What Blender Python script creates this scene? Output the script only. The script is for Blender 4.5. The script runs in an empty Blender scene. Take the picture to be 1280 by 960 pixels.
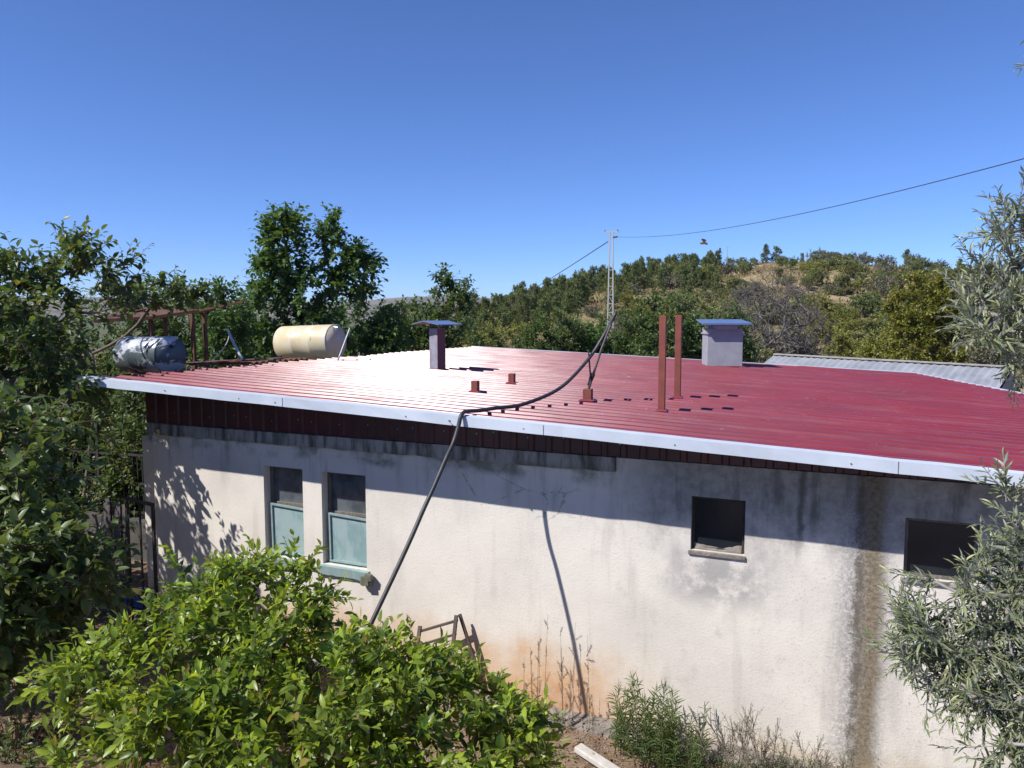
import bpy, math, random
import numpy as np
from mathutils import Matrix, Vector

# ------------------------------------------------------------------ camera, sky, sun, exposure
SC = bpy.context.scene
C = bpy.data.collections.new('place'); SC.collection.children.link(C)
EYE = 4.25                                  # eye height over the foot of the house wall
F_PX, CX, CY = 963.0, 640.0, 480.0
PITCH = math.atan(84/963.0)
YAW = math.radians(23.235)
FW = np.array([-math.sin(YAW)*math.cos(PITCH), math.cos(YAW)*math.cos(PITCH), -math.sin(PITCH)])
RT = np.array([math.cos(YAW), math.sin(YAW), 0.0])
UPV = np.cross(RT, FW)
cam_d = bpy.data.cameras.new('camera')
cam_d.sensor_width = 36.0; cam_d.lens = 36.0*F_PX/1280.0
cam_d.clip_start = 0.05; cam_d.clip_end = 20000
cam = bpy.data.objects.new('camera', cam_d); C.objects.link(cam)
m = Matrix.Identity(4)
for i in range(3):
    m[i][0] = RT[i]; m[i][1] = UPV[i]; m[i][2] = -FW[i]
m[2][3] = EYE
cam.matrix_world = m
SC.camera = cam

SUN = np.array([-0.437, -0.525, 0.725]); SUN = SUN/np.linalg.norm(SUN)
w = bpy.data.worlds.new('World'); SC.world = w; w.use_nodes = True
nt = w.node_tree; nt.nodes.clear()
sky = nt.nodes.new('ShaderNodeTexSky'); sky.sky_type = 'NISHITA'; sky.sun_disc = False
sky.sun_elevation = math.asin(SUN[2]); sky.sun_rotation = math.atan2(SUN[0], SUN[1])
sky.altitude = 3000; sky.air_density = 1.0; sky.dust_density = 0.0; sky.ozone_density = 10.0
bg = nt.nodes.new('ShaderNodeBackground'); bg.inputs[1].default_value = 0.108
wo = nt.nodes.new('ShaderNodeOutputWorld')
tint = nt.nodes.new('ShaderNodeMix'); tint.data_type = 'RGBA'; tint.blend_type = 'MULTIPLY'; tint.inputs[0].default_value = 1.0
tint.inputs[7].default_value = (0.90, 0.915, 1.06, 1)
nt.links.new(sky.outputs[0], tint.inputs[6]); nt.links.new(tint.outputs[2], bg.inputs[0]); nt.links.new(bg.outputs[0], wo.inputs[0])
sl = bpy.data.lights.new('sun', 'SUN'); sl.energy = 4.3; sl.angle = math.radians(0.53); sl.color = (1.0, 0.965, 0.915)
so = bpy.data.objects.new('sun', sl); C.objects.link(so)
so.location = (-30, -34, 60)
so.rotation_euler = Vector(tuple(-SUN)).to_track_quat('-Z', 'Y').to_euler()
SC.view_settings.view_transform = 'Standard'; SC.view_settings.look = 'None'
SC.view_settings.gamma = 1.0; SC.view_settings.exposure = 0.55; SC.view_settings.use_curve_mapping = False
try:
    SC.cycles.use_denoising = True
    SC.cycles.max_bounces = 6; SC.cycles.transparent_max_bounces = 4; SC.cycles.transmission_bounces = 4
except Exception:
    pass

def ray(x, y):
    d = FW*F_PX + RT*(x-CX) - UPV*(y-CY)
    return d/np.linalg.norm(d)
def at(x, y, dist):
    """world point seen in direction (x, y), at a horizontal distance from the eye"""
    d = ray(x, y); p = d*(dist/math.hypot(d[0], d[1])); p[2] += EYE
    return p
def atY(x, y, Y):
    d = ray(x, y); p = d*(Y/d[1]); p[2] += EYE
    return p

# ------------------------------------------------------------------ object helpers
def tag(o, label=None, cat=None, group=None, kind=None):
    if label: o['label'] = label
    if cat: o['category'] = cat
    if group: o['group'] = group
    if kind: o['kind'] = kind
    return o
def thing(name, label, cat, loc=(0, 0, 0), group=None):
    o = bpy.data.objects.new(name, None); C.objects.link(o)
    o.location = tuple(float(v) for v in loc); o.empty_display_size = 0.2
    return tag(o, label, cat, group)
def origin_of(o):
    v = Vector((0, 0, 0))
    while o is not None:
        v = v + o.location; o = o.parent
    return np.array(v)
def link(name, me, mat, parent=None, loc=None):
    o = bpy.data.objects.new(name, me); C.objects.link(o)
    if mat is not None and len(me.materials) == 0: me.materials.append(mat)
    if parent is not None: o.parent = parent
    if loc is not None: o.location = tuple(float(v) for v in loc)
    return o
def np_mesh(name, V, T, var=None, smooth=False):
    """triangle mesh from arrays"""
    me = bpy.data.meshes.new(name)
    V = np.asarray(V, np.float32); T = np.asarray(T, np.int32)
    me.vertices.add(len(V)); me.vertices.foreach_set('co', V.ravel())
    me.loops.add(T.size); me.loops.foreach_set('vertex_index', T.ravel())
    k = T.shape[1]
    me.polygons.add(len(T))
    me.polygons.foreach_set('loop_start', np.arange(0, T.size, k, dtype=np.int32))
    me.polygons.foreach_set('loop_total', np.full(len(T), k, np.int32))
    me.polygons.foreach_set('use_smooth', np.full(len(T), bool(smooth)))
    if var is not None:
        a = me.attributes.new('var', 'FLOAT', 'POINT'); a.data.foreach_set('value', np.asarray(var, np.float32))
    me.update(); me.validate()
    return me
def nrm(a):
    return a/np.maximum(np.linalg.norm(a, axis=-1, keepdims=True), 1e-9)

class MB:
    """collects shapes in world coordinates and links them as one mesh"""
    def __init__(s): s.v = []; s.f = []
    def add(s, vs, fs):
        o = len(s.v); s.v += [tuple(float(c) for c in p) for p in vs]; s.f += [tuple(i+o for i in f) for f in fs]
        return s
    def box(s, lo, hi):
        (x0, y0, z0), (x1, y1, z1) = lo, hi
        return s.add([(x0,y0,z0),(x1,y0,z0),(x1,y1,z0),(x0,y1,z0),(x0,y0,z1),(x1,y0,z1),(x1,y1,z1),(x0,y1,z1)],
                     [(0,3,2,1),(4,5,6,7),(0,1,5,4),(1,2,6,5),(2,3,7,6),(3,0,4,7)])
    def bar(s, a, b, w, h, up=(0, 0, 1)):
        a = np.array(a, float); b = np.array(b, float); d = nrm(b-a); up = np.array(up, float)
        if abs(d@up) > 0.98: up = np.array([0, 1.0, 0])
        x = nrm(np.cross(d, up)); z = np.cross(x, d)
        vs = []
        for p in (a, b):
            for sx, sz in ((-1,-1),(1,-1),(1,1),(-1,1)): vs.append(p + x*sx*w/2 + z*sz*h/2)
        return s.add(vs, [(0,1,2,3),(7,6,5,4),(0,4,5,1),(1,5,6,2),(2,6,7,3),(3,7,4,0)])
    def tube(s, pts, r, n=8, caps=True):
        pts = [np.array(p, float) for p in pts]; k = len(pts)
        rs = r if hasattr(r, '__len__') else [r]*k
        vs = []; fs = []; ref = None
        for i, p in enumerate(pts):
            d = nrm(pts[min(i+1, k-1)] - pts[max(i-1, 0)])
            if ref is None:
                ref = np.array([0, 0, 1.0]) if abs(d[2]) < 0.9 else np.array([0, 1.0, 0])
            x = nrm(np.cross(d, ref)); y = np.cross(d, x)*-1; ref = nrm(np.cross(x, d))
            for j in range(n):
                a = 2*math.pi*j/n
                vs.append(p + (x*math.cos(a) + np.cross(d, x)*math.sin(a))*rs[i])
        for i in range(k-1):
            for j in range(n):
                fs.append((i*n+j, i*n+(j+1) % n, (i+1)*n+(j+1) % n, (i+1)*n+j))
        if caps:
            fs.append(tuple(range(n-1, -1, -1))); fs.append(tuple((k-1)*n+j for j in range(n)))
        return s.add(vs, fs)
    def prism(s, poly, d):
        poly = [np.array(p, float) for p in poly]; d = np.array(d, float); n = len(poly)
        vs = poly + [p+d for p in poly]
        fs = [tuple(range(n-1, -1, -1)), tuple(range(n, 2*n))] + [(i, (i+1) % n, n+(i+1) % n, n+i) for i in range(n)]
        return s.add(vs, fs)
    def build(s, name, mat, parent=None, smooth=False, bevel=0.0, loc=None):
        V = np.array(s.v); org = origin_of(parent) if parent is not None else (np.array(loc, float) if loc is not None else np.zeros(3))
        me = bpy.data.meshes.new(name); me.from_pydata((V-org).tolist(), [], s.f)
        me.update()
        if smooth:
            me.polygons.foreach_set('use_smooth', np.ones(len(me.polygons), bool))
        o = link(name, me, mat, parent, loc if parent is None else None)
        if bevel:
            b = o.modifiers.new('bevel', 'BEVEL'); b.width = bevel; b.segments = 2; b.limit_method = 'ANGLE'
        return o
def smooth_path(pts, n=8):
    """Catmull-Rom through pts"""
    P = [np.array(p, float) for p in pts]; P = [2*P[0]-P[1]] + P + [2*P[-1]-P[-2]]; out = []
    for i in range(1, len(P)-2):
        for k in range(n):
            t = k/n
            out.append(0.5*((2*P[i]) + (-P[i-1]+P[i+1])*t + (2*P[i-1]-5*P[i]+4*P[i+1]-P[i+2])*t*t + (-P[i-1]+3*P[i]-3*P[i+1]+P[i+2])*t**3))
    out.append(P[-2]); return out
def copy_tree(o, parent=None):
    c = o.copy(); C.objects.link(c); c.parent = parent
    for ch in o.children:
        copy_tree(ch, c)
    return c

# ------------------------------------------------------------------ materials
class NT:
    def __init__(s, name):
        s.m = bpy.data.materials.new(name); s.m.use_nodes = True
        s.t = s.m.node_tree; s.t.nodes.clear()
        s.out = s.t.nodes.new('ShaderNodeOutputMaterial')
        g = s.t.nodes.new('ShaderNodeNewGeometry'); s.pos = g.outputs['Position']; s.back = g.outputs['Backfacing']; s.normal = g.outputs['Normal']
        sp = s.t.nodes.new('ShaderNodeSeparateXYZ'); s.t.links.new(s.pos, sp.inputs[0]); s.x, s.y, s.z = sp.outputs
    def put(s, sock, v):
        if isinstance(v, bpy.types.NodeSocket): s.t.links.new(v, sock)
        elif v is not None:
            if hasattr(v, '__len__') and len(v) == 3 and sock.type == 'RGBA': v = (*v, 1.0)
            sock.default_value = v
    def math(s, op, a, b=None, c=None):
        n = s.t.nodes.new('ShaderNodeMath'); n.operation = op
        for i, v in enumerate((a, b, c)): s.put(n.inputs[i], v)
        return n.outputs[0]
    def scale(s, v, k):
        n = s.t.nodes.new('ShaderNodeVectorMath'); n.operation = 'MULTIPLY'; s.put(n.inputs[0], v); s.put(n.inputs[1], k); return n.outputs[0]
    def obj(s):
        return s.t.nodes.new('ShaderNodeTexCoord').outputs['Object']
    def noise(s, scale, detail=4, rough=0.55, vec=None, dist=0.0):
        n = s.t.nodes.new('ShaderNodeTexNoise'); s.put(n.inputs['Vector'], vec if vec is not None else s.pos)
        n.inputs['Scale'].default_value = scale; n.inputs['Detail'].default_value = detail; n.inputs['Roughness'].default_value = rough
        n.inputs['Distortion'].default_value = dist
        return n.outputs['Fac']
    def voro(s, scale, vec=None, feat='F1'):
        n = s.t.nodes.new('ShaderNodeTexVoronoi'); n.feature = feat; s.put(n.inputs['Vector'], vec if vec is not None else s.pos); n.inputs['Scale'].default_value = scale
        return n.outputs['Distance']
    def map(s, v, a, b, c=0.0, d=1.0, smooth=True):
        n = s.t.nodes.new('ShaderNodeMapRange'); n.clamp = True
        if smooth: n.interpolation_type = 'SMOOTHSTEP'
        s.put(n.inputs['Value'], v)
        for k, q in zip(('From Min', 'From Max', 'To Min', 'To Max'), (a, b, c, d)): n.inputs[k].default_value = q
        return n.outputs['Result']
    def mix(s, f, a, b):
        n = s.t.nodes.new('ShaderNodeMix'); n.data_type = 'RGBA'
        s.put(n.inputs[0], f); s.put(n.inputs[6], a); s.put(n.inputs[7], b)
        return n.outputs[2]
    def bell(s, v, c, h, soft=0.5):
        """1 near c, falling to 0 at distance h"""
        d = s.math('ABSOLUTE', s.math('SUBTRACT', v, c)); return s.map(d, h*(1-soft), h, 1.0, 0.0)
    def mul(s, *a):
        r = a[0]
        for b in a[1:]: r = s.math('MULTIPLY', r, b)
        return r
    def attr(s, name='var'):
        n = s.t.nodes.new('ShaderNodeAttribute'); n.attribute_name = name; return n.outputs['Fac']
    def bump(s, h, strength=0.4, dist=0.01):
        n = s.t.nodes.new('ShaderNodeBump'); s.put(n.inputs['Height'], h); n.inputs['Strength'].default_value = strength; n.inputs['Distance'].default_value = dist
        return n.outputs[0]
    def bsdf(s, col, rough=0.7, metal=0.0, spec=0.5, normal=None, **kw):
        n = s.t.nodes.new('ShaderNodeBsdfPrincipled')
        s.put(n.inputs['Base Color'], col); s.put(n.inputs['Roughness'], rough); s.put(n.inputs['Metallic'], metal)
        s.put(n.inputs['Specular IOR Level'], spec)
        if normal is not None: s.put(n.inputs['Normal'], normal)
        for k, v in kw.items(): s.put(n.inputs[k.replace('_', ' ')], v)
        return n.outputs[0]
    def done(s, sh):
        s.t.links.new(sh, s.out.inputs[0]); return s.m

def plain(name, col, col2=None, rough=0.6, metal=0.0, scale=6.0, bump=0.0, spec=0.5, stretch=None):
    n = NT(name); col2 = col2 or tuple(c*0.7 for c in col)
    vec = n.scale(n.pos, stretch) if stretch else n.pos
    f = n.map(n.noise(scale, 6, 0.6, vec), 0.3, 0.7)
    nm = n.bump(n.noise(scale*6, 5, 0.6, vec), 0.5, bump) if bump else None
    r = n.math('ADD', rough-0.06, n.math('MULTIPLY', n.noise(scale*2.3, 3, 0.5, vec), 0.12))
    return n.done(n.bsdf(n.mix(f, col, col2), r, metal, spec, nm))

def leafmat(name, dark, light, trans=0.35, rough=0.45, back=None, yellow=None, tcol=None):
    n = NT(name); v = n.attr()
    c = n.mix(n.map(v, 0.15, 0.95, smooth=False), dark, light)
    c = n.mix(n.mul(n.map(n.noise(2.7, 4, 0.6), 0.42, 0.66), 0.45), c, tuple(a*.62+b*.38*k for a, b, k in zip(dark, light, (1.15, .85, 1.0))))
    c = n.mix(n.mul(n.map(n.noise(55, 3, 0.6), 0.60, 0.72), 0.35), c, tuple(q*.55+.02 for q in light))
    if yellow: c = n.mix(n.map(v, 0.965, 0.975), c, yellow)
    front = c
    if back: c = n.mix(n.back, c, back)
    s1 = n.bsdf(c, rough, 0.0, 0.45)
    tr = n.t.nodes.new('ShaderNodeBsdfTranslucent')
    h = n.t.nodes.new('ShaderNodeMix'); h.data_type = 'RGBA'; h.blend_type = 'MULTIPLY'; h.inputs[0].default_value = 1.0
    n.put(h.inputs[6], front); n.put(h.inputs[7], tcol or (2.2, 2.0, 0.9))
    n.put(tr.inputs[0], h.outputs[2])
    mx = n.t.nodes.new('ShaderNodeMixShader'); mx.inputs[0].default_value = trans
    n.t.links.new(s1, mx.inputs[1]); n.t.links.new(tr.outputs[0], mx.inputs[2])
    return n.done(mx.outputs[0])

M = {}
def build_materials():
    # stucco wall
    n = NT('stucco'); x, z = n.x, n.z
    big = n.noise(0.9, 5, 0.6); mid = n.noise(5, 6, 0.65); fine = n.noise(42, 4, 0.6)
    c = n.mix(n.map(big, 0.35, 0.65), (0.74, 0.69, 0.61), (0.64, 0.595, 0.53))
    streak = n.noise(5.5, 5, 0.6, n.scale(n.pos, (1.0, 1.0, 0.12)))
    c = n.mix(n.mul(n.map(streak, 0.52, 0.75), 0.45), c, (0.42, 0.39, 0.35))
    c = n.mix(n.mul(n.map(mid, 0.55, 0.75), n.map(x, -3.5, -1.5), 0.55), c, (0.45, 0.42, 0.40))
    c = n.mix(n.mul(n.map(fine, 0.58, 0.7), 0.35), c, (0.38, 0.35, 0.31))
    # grey patch under the small window
    g = n.mul(n.bell(x, -1.05, 0.75, 0.8), n.bell(z, 1.72, 0.42, 0.8), n.map(n.noise(4.5, 6, 0.65), 0.36, 0.56))
    c = n.mix(n.mul(g, 0.85), c, (0.34, 0.33, 0.315))
    # bare cement near the top on the right
    top = n.mul(n.map(x, -2.4, -1.4), n.map(n.math('ADD', z, n.mul(n.noise(3.2, 6, 0.7), 1.2)), 2.45, 3.15))
    c = n.mix(n.mul(top, 0.85), c, n.mix(n.map(n.noise(8, 6, .7), .4, .62), (0.30, 0.285, 0.255), (0.18, 0.17, 0.155)))
    c = n.mix(n.mul(n.map(fine, .56, .64), n.map(x, -1.0, 0.3), n.map(n.noise(2.1, 4, .6), .4, .6), .5), c, (0.30, 0.29, 0.28))
    # damp dark drips below the eave
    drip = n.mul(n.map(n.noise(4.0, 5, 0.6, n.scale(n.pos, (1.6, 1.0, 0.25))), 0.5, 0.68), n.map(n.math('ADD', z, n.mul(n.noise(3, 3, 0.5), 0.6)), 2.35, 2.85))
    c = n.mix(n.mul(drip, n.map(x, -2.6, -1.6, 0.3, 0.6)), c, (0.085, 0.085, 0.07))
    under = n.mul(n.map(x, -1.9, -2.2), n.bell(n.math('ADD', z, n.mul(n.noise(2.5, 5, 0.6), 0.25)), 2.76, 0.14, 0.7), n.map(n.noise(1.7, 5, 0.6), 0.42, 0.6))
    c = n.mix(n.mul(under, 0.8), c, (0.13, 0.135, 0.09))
    # vertical water stain between the two small windows
    wob = n.math('ADD', n.math('ADD', x, -0.06), n.math('ADD', n.mul(n.math('SUBTRACT', n.noise(2.2, 6, 0.65), 0.5), 0.13), n.mul(n.math('SUBTRACT', n.noise(13, 4, 0.6), 0.5), 0.07)))
    mott = n.noise(26, 5, 0.7)
    outer = n.mul(n.bell(wob, 0.19, 0.34, 0.8), n.map(mott, 0.30, 0.62), 0.75)
    c = n.mix(outer, c, (0.23, 0.225, 0.225)); c = n.mix(n.mul(n.bell(wob, 0.20, 0.24, 0.9), n.map(n.noise(60, 3, .7), .5, .58), .8), c, (0.12, 0.115, 0.11))
    c = n.mix(n.mul(n.bell(wob, 0.25, 0.15, 0.85), 0.85), c, n.mix(n.map(mott, 0.4, 0.66), (0.22, 0.168, 0.10), (0.105, 0.085, 0.058)))
    c = n.mix(n.mul(n.bell(wob, 0.14, 0.065, 0.8), n.map(n.noise(7, 4, 0.6), 0.3, 0.55), 0.8), c, (0.11, 0.09, 0.065))
    c = n.mix(n.mul(n.bell(n.math('ADD', wob, n.mul(z, -0.02)), -0.42, 0.05, 0.9), n.map(z, 1.9, 2.4), 0.8), c, (0.10, 0.10, 0.085))
    # rusty orange soil splash at the foot
    zz = n.math('ADD', z, n.mul(n.math('SUBTRACT', n.noise(2.3, 6, 0.6), 0.5), 0.9))
    foot = n.mul(n.map(zz, 0.95, 0.25), n.map(n.math('ADD', x, n.mul(mid, 0.7)), -0.9, -2.4))
    c = n.mix(n.mul(foot, n.map(n.noise(11, 5, .65), .3, .65, .55, .85)), c, n.mix(n.map(zz, 0.45, 0.0), (0.60, 0.33, 0.13), (0.50, 0.19, 0.055)))
    c = n.mix(n.mul(n.map(zz, 0.30, 0.02), 0.45), c, (0.48, 0.34, 0.18))
    # fine cracks
    cr = n.voro(1.5, n.scale(n.math('ADD', 0, 0) if False else n.pos, (1.0, 1.0, 1.4)), 'DISTANCE_TO_EDGE')
    wv = n.math('ADD', cr, n.mul(n.math('SUBTRACT', n.noise(6, 6, 0.7), 0.5), 0.16))
    crack = n.mul(n.map(n.math('ABSOLUTE', wv), 0.0, 0.012, 1.0, 0.0), n.bell(x, -3.3, 1.0, 0.5), n.bell(z, 2.33, 0.26, 0.5))
    c = n.mix(n.mul(crack, 0.6), c, (0.10, 0.095, 0.085))
    # small scribble-like scrape
    scr = n.mul(n.map(n.noise(30, 3, 0.6), 0.60, 0.66), n.bell(x, -2.35, 0.13, 0.4), n.bell(n.math('ADD', z, n.mul(x, 0.12)), 1.91, 0.045, 0.6))
    c = n.mix(n.mul(scr, 0.9), c, (0.05, 0.05, 0.055))
    h = n.math('ADD', n.math('ADD', fine, n.mul(n.noise(120, 3, 0.6), 0.5)), n.mul(mid, 1.2))
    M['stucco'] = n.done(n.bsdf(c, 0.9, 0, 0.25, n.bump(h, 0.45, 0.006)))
    # concrete band
    n = NT('stained_concrete')
    st = n.noise(6.0, 5, 0.62, n.scale(n.pos, (1.5, 1, 0.3)))
    c = n.mix(n.map(st, 0.4, 0.65), (0.36, 0.34, 0.31), (0.10, 0.10, 0.085))
    c = n.mix(n.mul(n.map(n.z, 2.77, 2.68), n.map(n.noise(3, 4), 0.4, 0.6), 0.7), c, (0.13, 0.14, 0.085))
    M['band'] = n.done(n.bsdf(c, 0.92, 0, 0.2, n.bump(n.noise(30, 5, 0.6), 0.5, 0.008)))
    # red painted sheet
    n = NT('red_painted_sheet')
    big = n.noise(0.7, 5, 0.6); sm = n.noise(9, 5, 0.6, n.scale(n.pos, (0.25, 1, 1)))
    c = n.mix(n.map(big, 0.35, 0.65), (0.215, 0.026, 0.042), (0.18, 0.026, 0.040))
    c = n.mix(n.mul(n.map(sm, 0.5, 0.75), 0.25), c, (0.30, 0.10, 0.10))
    r = n.math('ADD', 0.25, n.mul(n.noise(3.1, 5, 0.6, n.scale(n.pos, (0.4, 1, 1))), 0.14))
    st = n.noise(1.0, 6, 0.65, n.scale(n.pos, (0.35, 5.0, 1)))
    c = n.mix(n.mul(n.map(st, 0.48, 0.72), 0.35), c, (0.27, 0.13, 0.13))
    c = n.mix(n.mul(n.map(n.noise(16, 5, 0.7, n.scale(n.pos, (0.5, 1, 1))), 0.62, 0.72), 0.5), c, (0.33, 0.22, 0.20))
    M['roof'] = n.done(n.bsdf(c, r, 0.0, 0.36, n.bump(n.noise(2.2, 3, 0.5), 0.12, 0.02)))
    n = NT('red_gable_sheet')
    c = n.mix(n.map(n.noise(3, 4), 0.4, 0.6), (0.075, 0.012, 0.017), (0.05, 0.010, 0.014))  # red lowered below the roof's, with eave shade put into the colour
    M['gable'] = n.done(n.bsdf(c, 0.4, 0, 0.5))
    M['white_trim'] = plain('white_painted_trim', (0.55, 0.60, 0.67), (0.44, 0.485, 0.55), 0.45, 0, 1.4, 0.002)
    M['screw'] = plain('screw_steel', (0.5, 0.5, 0.5), (0.3, 0.28, 0.26), 0.35, 0.8, 20)
    M['soffit'] = plain('dark_timber', (0.09, 0.06, 0.045), (0.05, 0.035, 0.03), 0.85, 0, 5, 0.004)
    M['rust_post'] = plain('red_oxide_steel', (0.24, 0.062, 0.040), (0.17, 0.05, 0.035), 0.6, 0.1, 7, 0.002)
    M['rust'] = plain('rusty_steel', (0.17, 0.075, 0.04), (0.07, 0.04, 0.03), 0.85, 0.2, 9, 0.004)
    M['galv'] = plain('galvanised_sheet', (0.50, 0.52, 0.55), (0.40, 0.42, 0.46), 0.42, 0.55, 4, 0.002)
    M['cap_blue'] = plain('blue_grey_sheet', (0.11, 0.18, 0.36), (0.15, 0.21, 0.36), 0.35, 0.2, 3)
    M['chimney_plaster'] = plain('pale_chimney_plaster', (0.33, 0.335, 0.37), (0.27, 0.275, 0.31), 0.85, 0, 5, 0.004)
    M['vent_grey'] = plain('weathered_vent_sheet', (0.33, 0.33, 0.38), (0.24, 0.22, 0.26), 0.6, 0.2, 6, 0.002)
    M['vent_red'] = plain('oxidised_vent_side', (0.20, 0.07, 0.075), (0.15, 0.08, 0.09), 0.7, 0.1, 8, 0.002)
    M['black_pipe'] = plain('black_plastic_pipe', (0.028, 0.027, 0.03), (0.05, 0.048, 0.05), 0.5, 0, 8)
    M['grey_rod'] = plain('grey_steel_rod', (0.11, 0.105, 0.10), (0.07, 0.065, 0.06), 0.55, 0.5, 14)
    # teal painted joinery
    M['teal'] = plain('worn_teal_paint', (0.20, 0.31, 0.315), (0.29, 0.36, 0.35), 0.6, 0, 9, 0.003)
    n = NT('teal_painted_pane')
    c = n.mix(n.map(n.noise(3.5, 5, 0.65, n.scale(n.pos, (1.5, 1, 0.6))), 0.42, 0.58), (0.22, 0.335, 0.34), (0.32, 0.42, 0.425))
    c = n.mix(n.mul(n.map(n.noise(9, 5, 0.7), 0.6, 0.72), 0.7), c, (0.16, 0.24, 0.25))
    M['teal_pane'] = n.done(n.bsdf(c, 0.35, 0, 0.5))
    M['old_wood'] = plain('weathered_grey_wood', (0.20, 0.17, 0.145), (0.11, 0.095, 0.08), 0.85, 0, 8, 0.004, stretch=(6, 6, 1))
    M['brown_wood'] = plain('brown_old_wood', (0.12, 0.085, 0.065), (0.075, 0.055, 0.045), 0.8, 0, 8, 0.004)
    n = NT('dusty_glass')
    c = n.mix(n.map(n.noise(3, 5, 0.6), 0.4, 0.65), (0.060, 0.070, 0.082), (0.12, 0.135, 0.15))
    M['glass'] = n.done(n.bsdf(c, 0.12, 0, 0.5))
    M['dark_void'] = plain('dark_room', (0.02, 0.022, 0.025), (0.012, 0.013, 0.015), 0.9, 0, 3)
    M['dark_glass'] = plain('dark_glass', (0.012, 0.016, 0.022), (0.02, 0.025, 0.03), 0.14, 0, 3)
    # tanks
    n = NT('flaking_silver_paint')
    o = n.obj()
    f = n.map(n.noise(3.0, 5, 0.6, n.scale(o, (1, 0.8, 1.6)), 0.4), 0.47, 0.53)
    c = n.mix(f, (0.075, 0.10, 0.11), (0.50, 0.52, 0.58))
    M['tank_silver'] = n.done(n.bsdf(c, n.map(f, 0, 1, 0.5, 0.42), 0.2, 0.5, n.bump(f, 0.4, 0.003)))
    M['tank_end'] = plain('blue_grey_tank_end', (0.27, 0.29, 0.37), (0.23, 0.25, 0.32), 0.5, 0.1, 6)
    n = NT('faded_yellow_paint')
    o = n.obj()
    c = n.mix(n.map(n.noise(3.0, 5, 0.6, o), 0.35, 0.65), (0.58, 0.47, 0.27), (0.60, 0.53, 0.37))
    c = n.mix(n.mul(n.map(n.noise(6.0, 6, 0.7, n.scale(o, (1, 1, 2.0))), 0.54, 0.60), n.map(n.z, 3.55, 3.85)), c, (0.52, 0.55, 0.60))
    c = n.mix(n.map(n.noise(8.0, 6, 0.7, n.scale(o, (1.6, 1, 0.8))), 0.66, 0.69), c, (0.16, 0.15, 0.13))
    M['tank_yellow'] = n.done(n.bsdf(c, 0.5, 0.0, 0.5))
    M['tank_dark_end'] = plain('grey_tank_end', (0.20, 0.19, 0.22), (0.15, 0.14, 0.17), 0.6, 0.1, 6)
    M['fibre_roof'] = plain('grey_fibre_cement', (0.30, 0.315, 0.345), (0.21, 0.22, 0.25), 0.8, 0, 1.6, 0.004)
    M['shed_wall'] = plain('rough_block_wall', (0.36, 0.34, 0.31), (0.27, 0.25, 0.23), 0.9, 0, 3, 0.006)
    M['pole_steel'] = plain('pale_pole_steel', (0.42, 0.42, 0.41), (0.34, 0.34, 0.33), 0.6, 0.3, 3)
    M['insulator'] = plain('brown_porcelain', (0.06, 0.04, 0.035), None, 0.3, 0, 10)
    M['wire'] = plain('weathered_wire', (0.035, 0.037, 0.045), None, 0.6, 0.2, 5)
    M['blue_plastic'] = plain('blue_plastic', (0.02, 0.07, 0.30), (0.03, 0.09, 0.24), 0.5, 0, 9)
    M['white_hose'] = plain('dirty_white_hose', (0.55, 0.54, 0.50), (0.4, 0.38, 0.35), 0.6, 0, 8)
    M['dark_iron'] = plain('dark_iron', (0.03, 0.028, 0.028), (0.05, 0.04, 0.035), 0.7, 0.3, 10)
    M['pale_board'] = plain('bleached_board', (0.58, 0.56, 0.52), (0.44, 0.41, 0.37), 0.85, 0, 7, 0.004)
    M['insect'] = plain('brown_insect', (0.16, 0.11, 0.06), (0.09, 0.06, 0.03), 0.6, 0, 300)
    M['rock'] = plain('pale_rock', (0.42, 0.40, 0.37), (0.28, 0.26, 0.24), 0.9, 0, 2, 0.02)
    # ground
    n = NT('garden_soil')
    big = n.noise(0.28, 6, 0.6); sm = n.noise(3.5, 7, 0.65); fi = n.noise(30, 4, 0.65)
    c = n.mix(n.map(sm, 0.35, 0.65), (0.165, 0.105, 0.070), (0.245, 0.175, 0.120))
    c = n.mix(n.mul(n.map(fi, 0.55, 0.68), 0.7), c, (0.36, 0.28, 0.19))
    c = n.mix(n.mul(n.map(big, 0.45, 0.6), n.map(n.y, 19, 28), 0.8), c, (0.085, 0.095, 0.035))
    c = n.mix(n.mul(n.map(n.noise(0.012, 5, 0.6), 0.34, 0.52), n.map(n.y, 60, 120)), c, (0.09, 0.105, 0.05))
    c = n.mix(n.mul(n.map(n.math('ADD', n.y, n.mul(sm, 1.0)), 3.6, 2.4), 0.85), c, (0.50, 0.45, 0.37))  # paler soil at the camera side, added to bounce light into the wall shadow
    h = n.math('ADD', sm, n.mul(fi, 0.5))
    M['soil'] = n.done(n.bsdf(c, 0.95, 0, 0.15, n.bump(h, 0.7, 0.03)))
    n = NT('dry_hillside')
    a = n.noise(0.06, 6, 0.62); b = n.noise(0.5, 6, 0.65); d = n.noise(2.5, 5, 0.7)
    c = n.mix(n.map(b, 0.38, 0.62), (0.42, 0.31, 0.19), (0.29, 0.225, 0.12))
    c = n.mix(n.mul(n.map(a, 0.42, 0.58), 0.75), c, (0.16, 0.155, 0.06))
    c = n.mix(n.mul(n.map(d, 0.52, 0.64), 0.75), c, (0.08, 0.095, 0.035))
    c = n.mix(n.map(n.noise(0.9, 6, 0.7), 0.66, 0.70), c, (0.42, 0.38, 0.33))
    M['hill'] = n.done(n.bsdf(c, 0.95, 0, 0.1, n.bump(d, 0.8, 0.4)))
    n = NT('far_scrub')
    c = n.mix(n.map(n.noise(0.012, 6, 0.65), 0.4, 0.6), (0.10, 0.095, 0.07), (0.20, 0.165, 0.12))
    M['far'] = n.done(n.bsdf(c, 0.95, 0, 0.1))
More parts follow.
